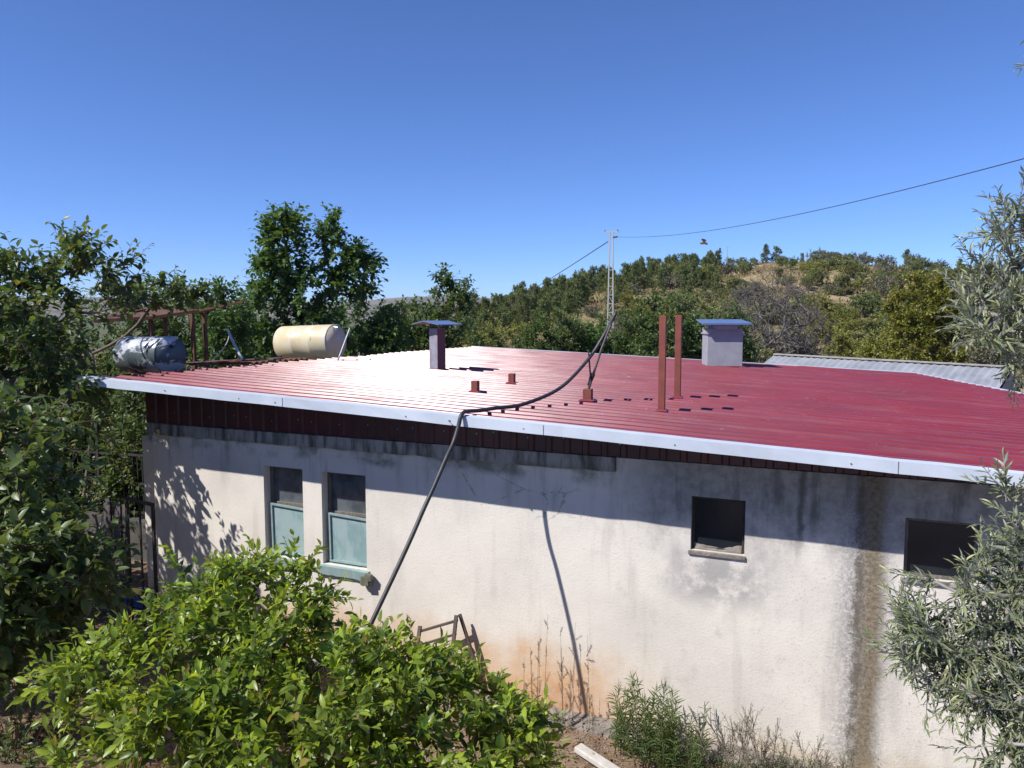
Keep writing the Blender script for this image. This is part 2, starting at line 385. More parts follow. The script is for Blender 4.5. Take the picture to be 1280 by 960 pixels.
    M['dark_stone'] = plain('shade_darkened_stone', (0.10, 0.09, 0.08), (0.05, 0.05, 0.042), 0.95, 0, 5, 0.02)  # stone colour darkened to deepen the shade in the left corner
    M['dark_board'] = plain('shade_darkened_board', (0.085, 0.07, 0.065), (0.045, 0.038, 0.036), 0.9, 0, 6, 0.006)  # shade of the house corner put into the board colour
    M['footing'] = plain('gravelly_footing', (0.27, 0.235, 0.20), (0.15, 0.13, 0.11), 0.95, 0, 9, 0.02)
    M['gravel'] = plain('grey_gravel', (0.26, 0.235, 0.21), (0.16, 0.14, 0.125), 0.9, 0, 5)
    M['bark'] = plain('grey_brown_bark', (0.17, 0.13, 0.10), (0.085, 0.065, 0.05), 0.9, 0, 9, 0.01)
    M['pale_bark'] = plain('pale_grey_bark', (0.34, 0.31, 0.29), (0.20, 0.18, 0.17), 0.9, 0, 9, 0.01)
    M['bare_twigs'] = plain('bare_grey_twigs', (0.17, 0.145, 0.13), (0.11, 0.095, 0.088), 0.9, 0, 6)
    M['green_twig'] = plain('green_twig', (0.12, 0.13, 0.05), (0.14, 0.11, 0.06), 0.8, 0, 9)
    M['lemon_leaf'] = leafmat('lemon_leaf', (0.030, 0.080, 0.014), (0.34, 0.44, 0.045), 0.38, 0.38, (0.17, 0.23, 0.06), (0.26, 0.20, 0.06))
    M['broad_leaf'] = leafmat('broad_leaf', (0.034, 0.066, 0.018), (0.130, 0.185, 0.045), 0.32, 0.42, (0.085, 0.13, 0.06), (0.26, 0.24, 0.06))
    M['fig_leaf'] = leafmat('fig_leaf', (0.030, 0.072, 0.020), (0.105, 0.185, 0.040), 0.30, 0.5, (0.09, 0.15, 0.06))
    M['walnut_leaf'] = leafmat('walnut_leaf', (0.036, 0.072, 0.022), (0.120, 0.170, 0.046), 0.3, 0.5, (0.09, 0.14, 0.06), (0.25, 0.22, 0.07))
    M['yellow_leaf'] = leafmat('yellowing_leaf', (0.080, 0.110, 0.020), (0.27, 0.265, 0.05), 0.3, 0.5, None, (0.38, 0.27, 0.05))
    M['olive_leaf'] = leafmat('olive_leaf', (0.080, 0.105, 0.048), (0.29, 0.32, 0.16), 0.16, 0.40, (0.30, 0.33, 0.27), (0.30, 0.32, 0.14), (1.4, 1.5, 0.8))
    M['pine_leaf'] = leafmat('pine_needles', (0.070, 0.108, 0.036), (0.22, 0.26, 0.085), 0.15, 0.6)
    M['shrub_leaf'] = leafmat('shrub_leaf', (0.085, 0.112, 0.036), (0.25, 0.26, 0.085), 0.2, 0.6)
    M['lime_leaf'] = leafmat('lime_shrub_leaf', (0.105, 0.130, 0.026), (0.29, 0.295, 0.065), 0.25, 0.6)
    M['grey_leaf'] = leafmat('greyish_shrub_leaf', (0.090, 0.098, 0.060), (0.185, 0.185, 0.120), 0.15, 0.6)
    M['weed_leaf'] = leafmat('weed_leaf', (0.055, 0.098, 0.030), (0.150, 0.215, 0.070), 0.3, 0.55)
    M['grey_weed'] = leafmat('grey_weed_leaf', (0.075, 0.095, 0.050), (0.175, 0.195, 0.105), 0.25, 0.6)
    M['dry_leaf'] = leafmat('dry_leaf', (0.15, 0.095, 0.055), (0.36, 0.27, 0.17), 0.2, 0.8)
    M['dry_stalk'] = plain('dry_stalk', (0.30, 0.25, 0.19), (0.19, 0.15, 0.11), 0.9, 0, 20)
build_materials()

# ------------------------------------------------------------------ plants: leaves, shoots, skeletons
def _tmpl(near=True, fold=0.18, arch=0.16):
    if near:
        V = np.array([(0,0,0), (.30,.42,fold*.42), (.30,0,.03), (.30,-.42,fold*.42), (.66,.40,fold*.40-arch*.35), (.66,0,-arch*.35), (.66,-.40,fold*.40-arch*.35), (1,0,-arch)])
        T = np.array([(0,2,1),(0,3,2),(1,2,5),(1,5,4),(2,3,6),(2,6,5),(4,5,7),(5,6,7)])
    else:
        V = np.array([(0,0,0), (.5,.5,.10), (1,0,-.08), (.5,-.5,.10)]); T = np.array([(0,2,1),(0,3,2)])
    return V, T
TN, TF = _tmpl(True), _tmpl(False)
def leaf_arrays(P, D, N, L, W, tm):
    V0, T0 = tm; n = len(P); k = len(V0)
    D = nrm(D); S = nrm(np.cross(N, D)); U = np.cross(D, S)
    V = (P[:, None, :] + D[:, None, :]*(V0[None, :, 0, None]*L[:, None, None]) + S[:, None, :]*(V0[None, :, 1, None]*W[:, None, None])
         + U[:, None, :]*(V0[None, :, 2, None]*L[:, None, None]))
    T = T0[None]+(np.arange(n)*k)[:, None, None]
    return V.reshape(-1, 3), T.reshape(-1, 3)
def shoot_leaves(O, D, ln, m, LL, ratio, rng, spread=0.9, droop=0.25, jit=0.35, base=0.08, tipvar=0.3, sv=None, up=1.0):
    """m leaves set spirally along each shoot; returns P, D, N, L, W, var"""
    n = len(O); D = nrm(D)
    a = np.where(np.abs(D[:, 2:3]) < .9, np.array([[0, 0, 1.]]), np.array([[1., 0, 0]]))
    e1 = nrm(np.cross(D, a)); e2 = np.cross(D, e1)
    t = np.linspace(base, 1, m)[None, :] + rng.uniform(-.5, .5, (n, m))/m*.6
    ang = np.arange(m)[None, :]*2.4 + rng.uniform(0, 6.28, (n, 1)) + rng.normal(0, .3, (n, m))
    R = e1[:, None]*np.cos(ang)[..., None] + e2[:, None]*np.sin(ang)[..., None]
    P = O[:, None] + D[:, None]*(ln[:, None]*t)[..., None]
    P[..., 2] -= (t**2)*ln[:, None]*0.12
    sp = spread*(1.1-0.5*t)[..., None]
    LD = D[:, None]*(1-.35*sp) + R*sp + rng.normal(0, jit*.6, (n, m, 3)); LD[..., 2] -= droop*rng.uniform(0, 1.4, (n, m))
    LD = nrm(LD)
    N = np.array([0, 0, up]) + R*.25 + rng.normal(0, jit, (n, m, 3)); N = nrm(N)
    L = LL*rng.uniform(.45, 1.25, (n, m))*(1.08-.35*t)
    if sv is None: sv = rng.uniform(0, 1, n)
    var = np.clip(sv[:, None]*.55 + rng.uniform(0, .4, (n, m)) + tipvar*(t-.4), 0, .96)
    var = np.where(rng.uniform(0, 1, (n, m)) > .975, 1.0, var)
    f = lambda q: q.reshape(-1, q.shape[-1])
    return f(P), f(LD), f(N), L.ravel(), (L*ratio).ravel(), var.ravel()

def frustums(A, B, ra, rb, n=5):
    d = nrm(B-A); a = np.where(np.abs(d[:, 2:3]) < .9, np.array([[0, 0, 1.]]), np.array([[1., 0, 0]]))
    x = nrm(np.cross(d, a)); y = np.cross(d, x)
    th = np.arange(n)*2*np.pi/n
    ring = x[:, None]*np.cos(th)[None, :, None] + y[:, None]*np.sin(th)[None, :, None]
    V = np.concatenate([A[:, None]+ring*ra[:, None, None], B[:, None]+ring*rb[:, None, None]], 1)
    T = []
    for j in range(n):
        k = (j+1) % n; T += [(j, k, n+k), (j, n+k, n+j)]
    T = np.array(T)[None]+(np.arange(len(A))*2*n)[:, None, None]
    return V.reshape(-1, 3), T.reshape(-1, 3)

def skeleton(trunk, targets, rng, seg=0.35, wig=0.12):
    """join every target to the nearest limb; nodes, parent index"""
    nodes = []; par = []
    for i, p in enumerate(trunk):
        nodes.append(np.array(p, float)); par.append(i-1)
    top = nodes[-1]
    order = np.argsort(np.linalg.norm(targets-top, axis=1)); ends = np.zeros(len(targets), int)
    A = np.zeros((len(nodes)+len(targets)*14+50, 3)); A[:len(nodes)] = nodes; cnt = len(nodes)
    lo = max(0, len(trunk)//2-1)
    for i in order:
        t = targets[i]; d = np.linalg.norm(A[lo:cnt]-t, axis=1)
        up = np.maximum(0, A[lo:cnt, 2]-t[2])
        j = lo+int(np.argmin(d+0.6*up)); a = A[j]; L = np.linalg.norm(t-a)
        k = int(min(10, max(1, round(L/seg)))); prev = j
        bow = rng.normal(0, wig*L, 3); bow[2] -= .10*L
        for q in range(1, k+1):
            f = q/k; A[cnt] = a+(t-a)*f + bow*math.sin(math.pi*f)*.7; par.append(prev); prev = cnt; cnt += 1
        ends[i] = prev
    return A[:cnt], np.array(par), ends
def wood_arrays(A, par, rtwig, rbase, n=5, expo=2.3):
    m = len(A); w = np.zeros(m); ch = np.bincount(par[1:], minlength=m); w[ch == 0] = 1
    for i in range(m-1, 0, -1): w[par[i]] += w[i]
    r = rtwig*w**(1/expo); r *= 1.0
    if rbase: 
        k = rbase/r[0]; r = r*(1+(k-1)*(w/w[0])**.35)
    i = np.arange(1, m)
    return frustums(A[par[i]], A[i], np.maximum(r[i], np.minimum(r[par[i]], r[i]*1.25)), r[i], n)

def in_blob(c, r, n, rng, inner=0.45, low=-1.0):
    d = nrm(rng.normal(0, 1, (n*2, 3))); d = d[d[:, 2] > low][:n]
    rad = rng.uniform(inner**3, 1, len(d))**(1/3)
    return np.array(c)+d*rad[:, None]*np.array(r), d
def plant(name, label, cat, base, blobs, leaf, bark, twig=0.005, rbase=0.06, trunk_top=None, shoots=3, slen=0.3, m=8, LL=0.1, ratio=0.45, near=True,
          seed=1, group=None, inner=0.45, upb=0.35, droop=0.25, spread=0.9, seg=0.35, stems=False, low=-0.8, crown='crown', trunk='trunk', n=5, jit=.35,
          rand=.55, sides=5, keep=None, kind=None, tipvar=.3, extra=None):
    rng = np.random.default_rng(seed); base = np.array(base, float)
    Ts, Os = [], []
    for c, r, k in blobs:
        t, d = in_blob(c, r, k, rng, inner, low); Ts.append(t); Os.append(d)
    Tg = np.concatenate(Ts); Od = np.concatenate(Os)
    if keep is not None:
        q = keep(Tg); Tg = Tg[q]; Od = Od[q]
    if trunk_top is None: trunk_top = base+np.array([0, 0, (Tg[:, 2].min()-base[2])*.8+.1])
    trunk_top = np.array(trunk_top, float); k = 5
    tr = [base+(trunk_top-base)*i/(k-1)+(rng.normal(0, .03*np.linalg.norm(trunk_top-base), 3) if 0 < i < k-1 else 0) for i in range(k)]
    tr[0] = base-np.array([0, 0, .08])
    A, par, ends = skeleton(tr, Tg, rng, seg)
    root = thing(name, label, cat, base, group)
    V, T = wood_arrays(A, par, twig, rbase, n)
    O = np.repeat(Tg, shoots, 0); D0 = np.repeat(Od, shoots, 0)
    D = nrm(D0*.8+np.array([0, 0, upb])+rng.normal(0, rand, D0.shape))
    O = O-D*slen*.15
    ln = slen*rng.uniform(.55, 1.25, len(O))
    if stems:
        E = O+D*ln[:, None]; E[:, 2] -= ln*.12
        V2, T2 = frustums(O, E, np.full(len(O), twig*.7), np.full(len(O), twig*.35), 3)
        T = np.concatenate([T, T2+len(V)]); V = np.concatenate([V, V2])
    link(trunk, np_mesh(trunk, V-base, T, smooth=True), bark, root)
    if leaf is not None:
        a = shoot_leaves(O, D, ln, m, LL, ratio, rng, spread, droop, jit, tipvar=tipvar)
        LV, LT = leaf_arrays(*a[:5], TN if near else TF)
        kk = len((TN if near else TF)[0])
        link(crown, np_mesh(crown, LV-base, LT, np.repeat(a[5], kk), smooth=near), leaf, root)
    return root

# ------------------------------------------------------------------ terrain
def vnoise(x, y, s, seed=0):
    """cheap smooth value noise, arrays"""
    x = np.asarray(x, float)/s; y = np.asarray(y, float)/s
    xi = np.floor(x); yi = np.floor(y); fx = x-xi; fy = y-yi; fx = fx*fx*(3-2*fx); fy = fy*fy*(3-2*fy)
    h = lambda a, b: np.modf(np.abs(np.sin(a*127.1+b*311.7+seed*74.7)*43758.5453))[0]
    return (h(xi, yi)*(1-fx)+h(xi+1, yi)*fx)*(1-fy)+(h(xi, yi+1)*(1-fx)+h(xi+1, yi+1)*fx)*fy
def sstep(a, b, v):
    t = np.clip((v-a)/(b-a), 0, 1); return t*t*(3-2*t)
def ground_z(x, y):
    x = np.asarray(x, float); y = np.asarray(y, float)
    z = np.clip((5.9-y)*.42, 0, 2.45)
    z = z*np.where(y < 5.9, 1, 0)*sstep(-9.5, -5.5, x) + np.clip((4.3-y)*.45, 0, 2.4)*(1-sstep(-9.5, -5.5, x))
    z = z - sstep(19, 60, y)*1.0 + (vnoise(x, y, 1.3, 1)-.5)*.10*sstep(30, 20, np.hypot(x, y))
    near_house = sstep(7.9, 7.3, y)*0+((y > 6.9) & (y < 20) & (x > -9.5) & (x < 6))
    z = np.where(near_house, np.minimum(z, .0), z)
    d = np.hypot(x, y)
    return z + sstep(60, 400, d)*(vnoise(x, y, 160, 5)-.6)*6
def polar_sheet(name, rads, angs, zf, mat):
    R, A = np.meshgrid(rads, angs, indexing='ij'); X = R*np.sin(A); Y = R*np.cos(A)
    Z = zf(X, Y, R, A); nr, na = R.shape
    V = np.stack([X, Y, Z], -1).reshape(-1, 3)
    i = np.arange(nr-1)[:, None]*na; j = np.arange(na-1)[None]
    q = np.stack([i+j, i+na+j, i+na+j+1, i+j+1], -1).reshape(-1, 4)[:, ::-1]
    o = link(name, np_mesh(name, V, q, smooth=True), mat); return tag(o, kind='structure')
polar_sheet('ground', np.concatenate([[0.02], np.geomspace(0.6, 26, 110), np.geomspace(27, 6000, 60)]), np.linspace(-math.pi, math.pi, 361), lambda X, Y, R, A: ground_z(X, Y), M['soil'])

def px_ang(x): return math.atan2(x-640, 966.0)-YAW
RIDGE_PX = [(420, 452), (500, 428), (560, 410), (600, 400), (650, 388), (700, 374), (750, 360), (800, 348), (850, 340), (900, 333), (950, 328), (1000, 326), (1050, 328), (1100, 332), (1150, 336), (1200, 340), (1280, 342), (1400, 346), (1700, 360), (2300, 420)]
_ra = np.array([px_ang(x) for x, y in RIDGE_PX])
_rt = np.array([ray(x, y)[2]/math.hypot(*ray(x, y)[:2]) for x, y in RIDGE_PX])
def ridge_d(A): return 165+22*np.sin(A*5+1.0)
def hill_z(X, Y, R, A):
    tan = np.interp(A, _ra, _rt); d1 = ridge_d(A); top = tan*d1
    t = (R-58)/(d1-58)
    base = -5.4
    prof = np.clip(t, 0, 1)**.92
    z = base+(top-base)*prof - np.where(t > 1, (R-d1)*.35, 0)
    bump = ((vnoise(X, Y, 17, 3)-.5)*3.2+(vnoise(X, Y, 6, 4)-.5)*1.0)*np.clip(t*2.2, 0, 1)*np.clip((1.02-t)*4, 0.1, 1)
    edge = sstep(_ra[0], _ra[2], A)*sstep(_ra[-1], _ra[-2], A)
    return EYE+np.where(edge < 1, base-1+(z-base+1)*edge, z)+bump*edge
polar_sheet('hill', np.concatenate([np.linspace(54, 200, 90), np.linspace(205, 300, 12)]), np.linspace(_ra[0], _ra[-1], 260), hill_z, M['hill'])
def hill_at(A, R): 
    X, Y = R*math.sin(A), R*math.cos(A); return np.array([X, Y, float(hill_z(np.array(X), np.array(Y), np.array(R), np.array(A)))])
def far_ridge(X, Y, R, A):
    pk = np.interp(A, [px_ang(x) for x in (-300, 0, 130, 250, 420, 480, 520, 560, 590, 620, 660, 760)], [52, 60, 62, 55, 50, 58, 64, 66, 60, 58, 48, 20])
    s = np.exp(-((R-2900)/900)**2)
    return EYE-25+(pk*1.0+25+(vnoise(X, Y, 420, 8)-.5)*26+(vnoise(X, Y, 130, 9)-.5)*9)*s
polar_sheet('mountains', np.linspace(1400, 5200, 60), np.linspace(px_ang(-500), px_ang(1000), 220), far_ridge, M['far'])

# ------------------------------------------------------------------ air
hm = bpy.data.materials.new('haze_air'); hm.use_nodes = True; ht = hm.node_tree; ht.nodes.clear()
ho = ht.nodes.new('ShaderNodeOutputMaterial'); hv = ht.nodes.new('ShaderNodeVolumePrincipled')
hv.inputs['Color'].default_value = (0.80, 0.86, 0.95, 1); hv.inputs['Density'].default_value = 0.00010; hv.inputs['Anisotropy'].default_value = 0.1
ht.links.new(hv.outputs[0], ho.inputs['Volume'])
hz_o = MB().box((-6100, -6100, -34), (6100, 6100, 110)).build('haze', hm); hz_o['kind'] = 'stuff'

# ------------------------------------------------------------------ the house
HD = np.array([math.cos(math.radians(1.286)), math.sin(math.radians(1.286)), 0]); VD = np.array([-HD[1], HD[0], 0])
RO = np.array([-8.703, 6.71, EYE-0.777]); SLOPE = 0.04566
def roofp(u, v, h=0.0):
    p = RO+HD*u+VD*v; p[2] += -SLOPE*u+h; return p
def roof_uv(x, y):
    d = np.array([x, y, 0])-np.array([RO[0], RO[1], 0]); return d@HD, d@VD
def roof_z(x, y): return RO[2]-SLOPE*roof_uv(x, y)[0]
def u_right(v): return 11.715+(8.253-v)*0.334
def v_far(u): return 11.20+(u-.139)*0.0951
WY = 7.5; WT = 2.83
house = thing('house', 'low cream stucco house under a dark red corrugated metal roof with white edge trim', 'house', (-3.5, WY, 0))

def wall_with_holes(x0, x1, z0, z1, holes, y0, y1):
    xs = sorted({x0, x1, *[h[0] for h in holes], *[h[1] for h in holes]}); zs = sorted({z0, z1, *[h[2] for h in holes], *[h[3] for h in holes]})
    b = MB(); hole = lambda x, z: any(h[0] < x < h[1] and h[2] < z < h[3] for h in holes)
    for i in range(len(xs)-1):
        for j in range(len(zs)-1):
            a, c, e, g = xs[i], xs[i+1], zs[j], zs[j+1]
            if hole((a+c)/2, (e+g)/2): continue
            b.add([(a, y0, e), (c, y0, e), (c, y0, g), (a, y0, g)], [(0, 1, 2, 3)])
            b.add([(a, y1, e), (c, y1, e), (c, y1, g), (a, y1, g)], [(3, 2, 1, 0)])
    for a, c, e, g in holes:
        b.add([(a, y0, e), (a, y1, e), (a, y1, g), (a, y0, g)], [(0, 1, 2, 3)])
        b.add([(c, y0, e), (c, y1, e), (c, y1, g), (c, y0, g)], [(3, 2, 1, 0)])
        b.add([(a, y0, g), (c, y0, g), (c, y1, g), (a, y1, g)], [(3, 2, 1, 0)])
        b.add([(a, y0, e), (c, y0, e), (c, y1, e), (a, y1, e)], [(0, 1, 2, 3)])
    b.add([(x0, y0, z0), (x0, y1, z0), (x0, y1, z1), (x0, y0, z1)], [(0, 1, 2, 3)])
    b.add([(x0, y0, z1), (x1, y0, z1), (x1, y1, z1), (x0, y1, z1)], [(0, 1, 2, 3)])
    return b
WIN = [(-6.60, -6.00, 1.26, 2.40), (-5.72, -5.09, 1.26, 2.395), (-1.31, -0.80, 1.97, 2.505), (0.56, 1.13, 1.95, 2.485)]
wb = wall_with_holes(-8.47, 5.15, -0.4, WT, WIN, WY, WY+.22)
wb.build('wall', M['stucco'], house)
def roofed_wall(p, q, t, name='wall'):
    (x0, y0), (x1, y1) = p, q; d = nrm(np.array([y1-y0, x0-x1, 0.0]))*t
    k = 8; lo = []; hi = []
    for i in range(k+1):
        x, y = x0+(x1-x0)*i/k, y0+(y1-y0)*i/k; lo.append((x, y, -.9)); hi.append((x, y, roof_z(x, y)-.10))
    b = MB().prism(lo+hi[::-1], d); b.build(name, M['stucco'], house)
roofed_wall((-8.47, WY+.225), (-8.47, 17.2), .2)
roofed_wall((-8.26, 17.2), (1.15, 18.1), -.2)
roofed_wall((5.15, WY+.225), (1.36, 18.1), -.2)
# corner pillar, a hand behind the wall face
MB().box((-8.83, WY+.14, -.3), (-8.475, WY+.45, 2.62)).build('corner_pillar', M['stucco'], house, bevel=.01)
# stained concrete beam along the top of the left half
b = MB(); rng = np.random.default_rng(5)
xs = np.linspace(-8.52, -2.07, 40)
top = [(x, WY-.045+rng.uniform(-.003, .003), WT+.006) for x in xs]; bot = [(x, WY-.045+rng.uniform(-.004, .004), 2.69+rng.uniform(-.012, .006)) for x in xs]
k = len(xs); vs = top+bot+[(x, WY+.004, WT+.006) for x in xs]+[(x, WY+.004, 2.69) for x in xs]; fs = []
for i in range(k-1):
    fs += [(i, k+i, k+i+1, i+1), (i+1, 2*k+i+1, 2*k+i, i), (k+i, 3*k+i, 3*k+i+1, k+i+1)]
fs += [(0, 2*k, 3*k, k), (k-1, 2*k-1, 4*k-1, 3*k-1)]
b.add(vs, fs).build('concrete_beam', M['band'], house)
# red corrugated sheet closing the gable between beam and roof
def vsheet(x0, x1, y, zlo, zhi, pitch=.2, d=.02):
    P = []; x = x0
    while x < x1:
        for dx, dy in ((0, 0), (.12, 0), (.135, -d), (.185, -d)):
            P.append((min(x+dx, x1), y+dy))
        x += pitch
    b = MB(); n = len(P)
    vs = [(x, y, zlo) for x, y in P]+[(x, y, zhi(x)) for x, y in P]
    return b.add(vs, [(i, i+1, n+i+1, n+i) for i in range(n-1)])
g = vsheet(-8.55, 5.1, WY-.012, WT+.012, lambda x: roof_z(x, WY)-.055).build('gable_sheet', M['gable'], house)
x = -8.43
while x < 5:
    MB().tube([(x, WY-.012, WT+.16+.02*math.sin(x*7)), (x, WY-.022, WT+.16+.02*math.sin(x*7))], .0075, 6).build('screw', M['screw'], g); x += .2 if math.sin(x*13) > -.2 else .4
# roof sheet: trapezoid ribs running along the slope
rng = np.random.default_rng(2)
vv = []; v = 0.0
H_RIB = 0.025
while v < 12.3:
    for dv, h in ((0, 0), (.176, 0), (.1905, H_RIB), (.233, H_RIB), (.248, 0)):
        vv.append((v+dv, h))
    v += .250
V = []; Q = []; NU = 34; row = 0
for r, (v, h) in enumerate(vv):
    ul = .012*v+(-.012 if (int(v/1.0) % 2) else .012)+.010*math.sin(v*3.1)
    if v > 11.2: ul = max(ul, (v-11.2)/.0951+.139)
    ur = u_right(v)
    if ul > ur-.02: break
    for i in range(NU+1):
        u = ul+(ur-ul)*i/NU
        wob = .0022*math.sin(u*2.1+v*.9)+.0015*math.sin(u*5.3+v*2.7+1)+.0016*rng.normal()*.5
        V.append(roofp(u, v+.0015*math.sin(u*1.7+int(v/.25)), h+wob))
    row = r
for r in range(row):
    for i in range(NU):
        a = r*(NU+1)+i; Q.append((a, a+1, a+NU+2, a+NU+1))
roof_o = link('roof', np_mesh('roof', np.array(V)-np.array(house.location), np.array(Q)), M['roof'], house)
# timber deck under the sheet
poly = [(.03, .03), (u_right(0)-.1, .03), (u_right(11.9)-.1, 11.9), (.2, 11.05)]
b = MB().prism([roofp(u, v, -.035) for u, v in poly], (0, 0, -.05)); b.build('roof_underside', M['soffit'], roof_o)
b = MB()
for u in np.arange(.3, 14, 1.15):
    MB().bar(roofp(u, .82, -.125), roofp(u, 2.2, -.125), .05, .08).build('rafter', M['soffit'], roof_o)
# white trim along the front edge
b = MB(); UE = u_right(0)+.02
e0 = [roofp(-.01, -.022, .030), roofp(-.01, -.022, -.072), roofp(-.01, -.004, -.072), roofp(-.01, -.006, .026), roofp(-.01, .055, .034), roofp(-.01, .055, .040)]
rw = np.random.default_rng(44); NS = 46; vs = []; fs = []; nE = len(e0)
for k in range(NS+1):
    f = k/NS; wv = np.array([0, rw.normal(0, .0022), rw.normal(0, .0022)]); tw = rw.normal(0, .0022)
    for q, p in enumerate(e0):
        vs.append(p+(roofp(UE, 0)-roofp(0, 0))*f+wv+(np.array([0, tw, 0]) if q in (1, 2) else 0))
for k in range(NS):
    for q in range(nE): fs.append((k*nE+q, k*nE+(q+1) % nE, (k+1)*nE+(q+1) % nE, (k+1)*nE+q))
fs += [tuple(range(nE-1, -1, -1)), tuple(NS*nE+q for q in range(nE))]
b.add(vs, fs)
tr_o = b.build('edge_trim', M['white_trim'], roof_o)
b = MB()
for u in (.35, 1.35, 2.45, 2.95, 4.6, 5.9, 7.35, 8.8, 9.7, 11.2):
    MB().tube([roofp(u, -.0225, -.03), roofp(u, -.030, -.03)], .008, 6).build('screw', M['screw'], roof_o)
for u in (3.05, 6.1, 9.15): MB().bar(roofp(u, -.0245, .028), roofp(u, -.0245, -.070), .006, .003, up=(0, 1, 0)).build('trim_seam', M['screw'], roof_o)
# left end flashing tip, bent
MB().box(roofp(-.10, -.020, -.085), roofp(-.012, .04, .028)).build('trim_end', M['galv'], roof_o)
# pale flashing along the far edge and the slanted right edge
b = MB()
b.bar(roofp(.14, 11.24, .012), roofp(10.42, 12.21, .012), .10, .035)
b.bar(roofp(10.44, 12.19, .012), roofp(u_right(0), .05, .012), .06, .035)
b.build('rear_flashing', M['white_trim'], roof_o)
# windows
def double_window(x0, x1, z0, z1, ptop, seed):
    b = MB(); y = WY+.115
    f = .042
    b.box((x0+.002, y, z0+.002), (x0+f, y+.06, z1-.002)); b.box((x1-f, y, z0+.002), (x1-.002, y+.06, z1-.002))
    b.box((x0+f, y+.002, z1-f), (x1-f, y+.058, z1-.004)); b.box((x0+f, y+.002, z0+.004), (x1-f, y+.058, z0+f))
    b.box((x0+f, y+.004, ptop-.01), (x1-f, y+.056, ptop+.035))
    w_ = b.build('window', M['old_wood'], house, bevel=.004)
    MB().box((x0+f, y+.03, ptop+.035), (x1-f, y+.036, z1-f)).build('glass_pane', M['glass'], w_)
    p = MB(); r = np.random.default_rng(seed)
    # lower leaf: a teal painted board set forward, slightly askew
    a, c = x0+.055, x1-.004
    p.add([(a, y-.034, z0+.02), (c, y-.034, z0+.02), (c, y-.050, ptop-.012), (a, y-.046, ptop+.012),
           (a, y-.010, z0+.02), (c, y-.010, z0+.02), (c, y-.026, ptop-.012), (a, y-.022, ptop+.012)],
          [(0, 1, 2, 3), (7, 6, 5, 4), (0, 4, 5, 1), (1, 5, 6, 2), (2, 6, 7, 3), (3, 7, 4, 0)])
    pn = p.build('painted_panel', M['teal_pane'], w_)
    q = MB(); q.bar((a, y-.056, ptop+.012), (c, y-.060, ptop-.012), .03, .022); q.bar((a+.012, y-.046, z0+.03), (a+.012, y-.058, ptop), .022, .02, up=(0, 1, 0)); q.bar((a, y-.046, z0+.03), (c, y-.046, z0+.03), .03, .022)
    q.build('panel_rail', M['teal'], w_)
    return w_
w1 = double_window(*WIN[0], 1.895, 3)
w2 = double_window(*WIN[1], 1.86, 4)
for w_, (x0, x1, z0, z1) in ((w1, WIN[0]), (w2, WIN[1])):
    b = MB(); rr = np.random.default_rng(int(-x0*10))
    n = 14; X = np.linspace(x0-.06, x1+.04, n)
    vs = []; 
    for i, x in enumerate(X):
        j = rr.uniform(-.012, .006, 3) if i > n-4 else rr.uniform(-.003, .003, 3)
        vs += [(x, WY-.050+j[0], z0-.012+j[1]*.6), (x, WY-.046+j[0], z0-.115+j[1]), (x, WY+.11, z0-.115), (x, WY+.11, z0+.006)]
    fs = []
    for i in range(n-1):
        for q in range(4): fs.append((i*4+q, i*4+(q+1) % 4, i*4+4+(q+1) % 4, i*4+4+q))
    fs += [(3, 2, 1, 0), tuple((n-1)*4+q for q in range(4))]
    b.add(vs, fs).build('sill', M['teal'], w_)
b = MB()
for px, pz, s in ((-5.06, 1.16, .05), (-5.02, 1.20, .04), (-5.12, 1.13, .035), (-5.03, 1.12, .03)):
    r_ = np.random.default_rng(int(px*-100)); d = [np.array((px, WY-.05, pz))+np.array(c)*s*r_.uniform(.6, 1.2) for c in ((-1,-1,-1),(1,-1,-1),(1,1,-1),(-1,1,-1),(-1,-1,1),(1,-1,1),(1,1,1),(-1,1,1))]
    b.add(d, [(0,3,2,1),(4,5,6,7),(0,1,5,4),(1,2,6,5),(2,3,7,6),(3,0,4,7)])
b.build('broken_mortar', M['band'], w2, bevel=.006)
for (x0, x1, z0, z1), sd in ((WIN[2], 5), (WIN[3], 6)):
    b = MB(); y = WY+.05; f = .03
    b.box((x0+.002, y, z0+.002), (x0+f, y+.05, z1-.002)); b.box((x1-f, y, z0+.002), (x1-.002, y+.05, z1-.002))
    b.box((x0+f, y+.002, z1-f), (x1-f, y+.048, z1-.004)); b.box((x0+f, y+.002, z0+.004), (x1-f, y+.048, z0+f))
    w_ = b.build('window', M['dark_iron'] if sd == 5 else M['old_wood'], house, bevel=.003)
    MB().box((x0+f, y+.02, z0+f), (x1-f, y+.026, z1-f)).build('dark_pane', M['dark_glass'], w_)
    if sd == 5:
        r_ = np.random.default_rng(9); k = 16; X = np.linspace(x0+.032, x1-.032, k)
        hh = .025+.04*np.array([.9, .7, .55, .5, .3, .3, .2, .15, .2, .1, .35, .75, .8, .95, 1.1, 1.2])+r_.uniform(-.006, .006, k)
        vs = [(x, y-.012, z0+.004) for x in X]+[(x, y+.012, z0+h) for x, h in zip(X, hh)]+[(x, y+.030, z0+.004) for x in X]
        MB().add(vs, [(i, i+1, k+i+1, k+i) for i in range(k-1)]+[(k+i, k+i+1, 2*k+i+1, 2*k+i) for i in range(k-1)]).build('broken_mortar', M['footing'], w_)
    MB().box((x0-.02, WY-.022, z0-.045), (x1+.015, WY+.048, z0-.003)).build('sill', M['band' if sd == 6 else 'footing'], w_, bevel=.008)
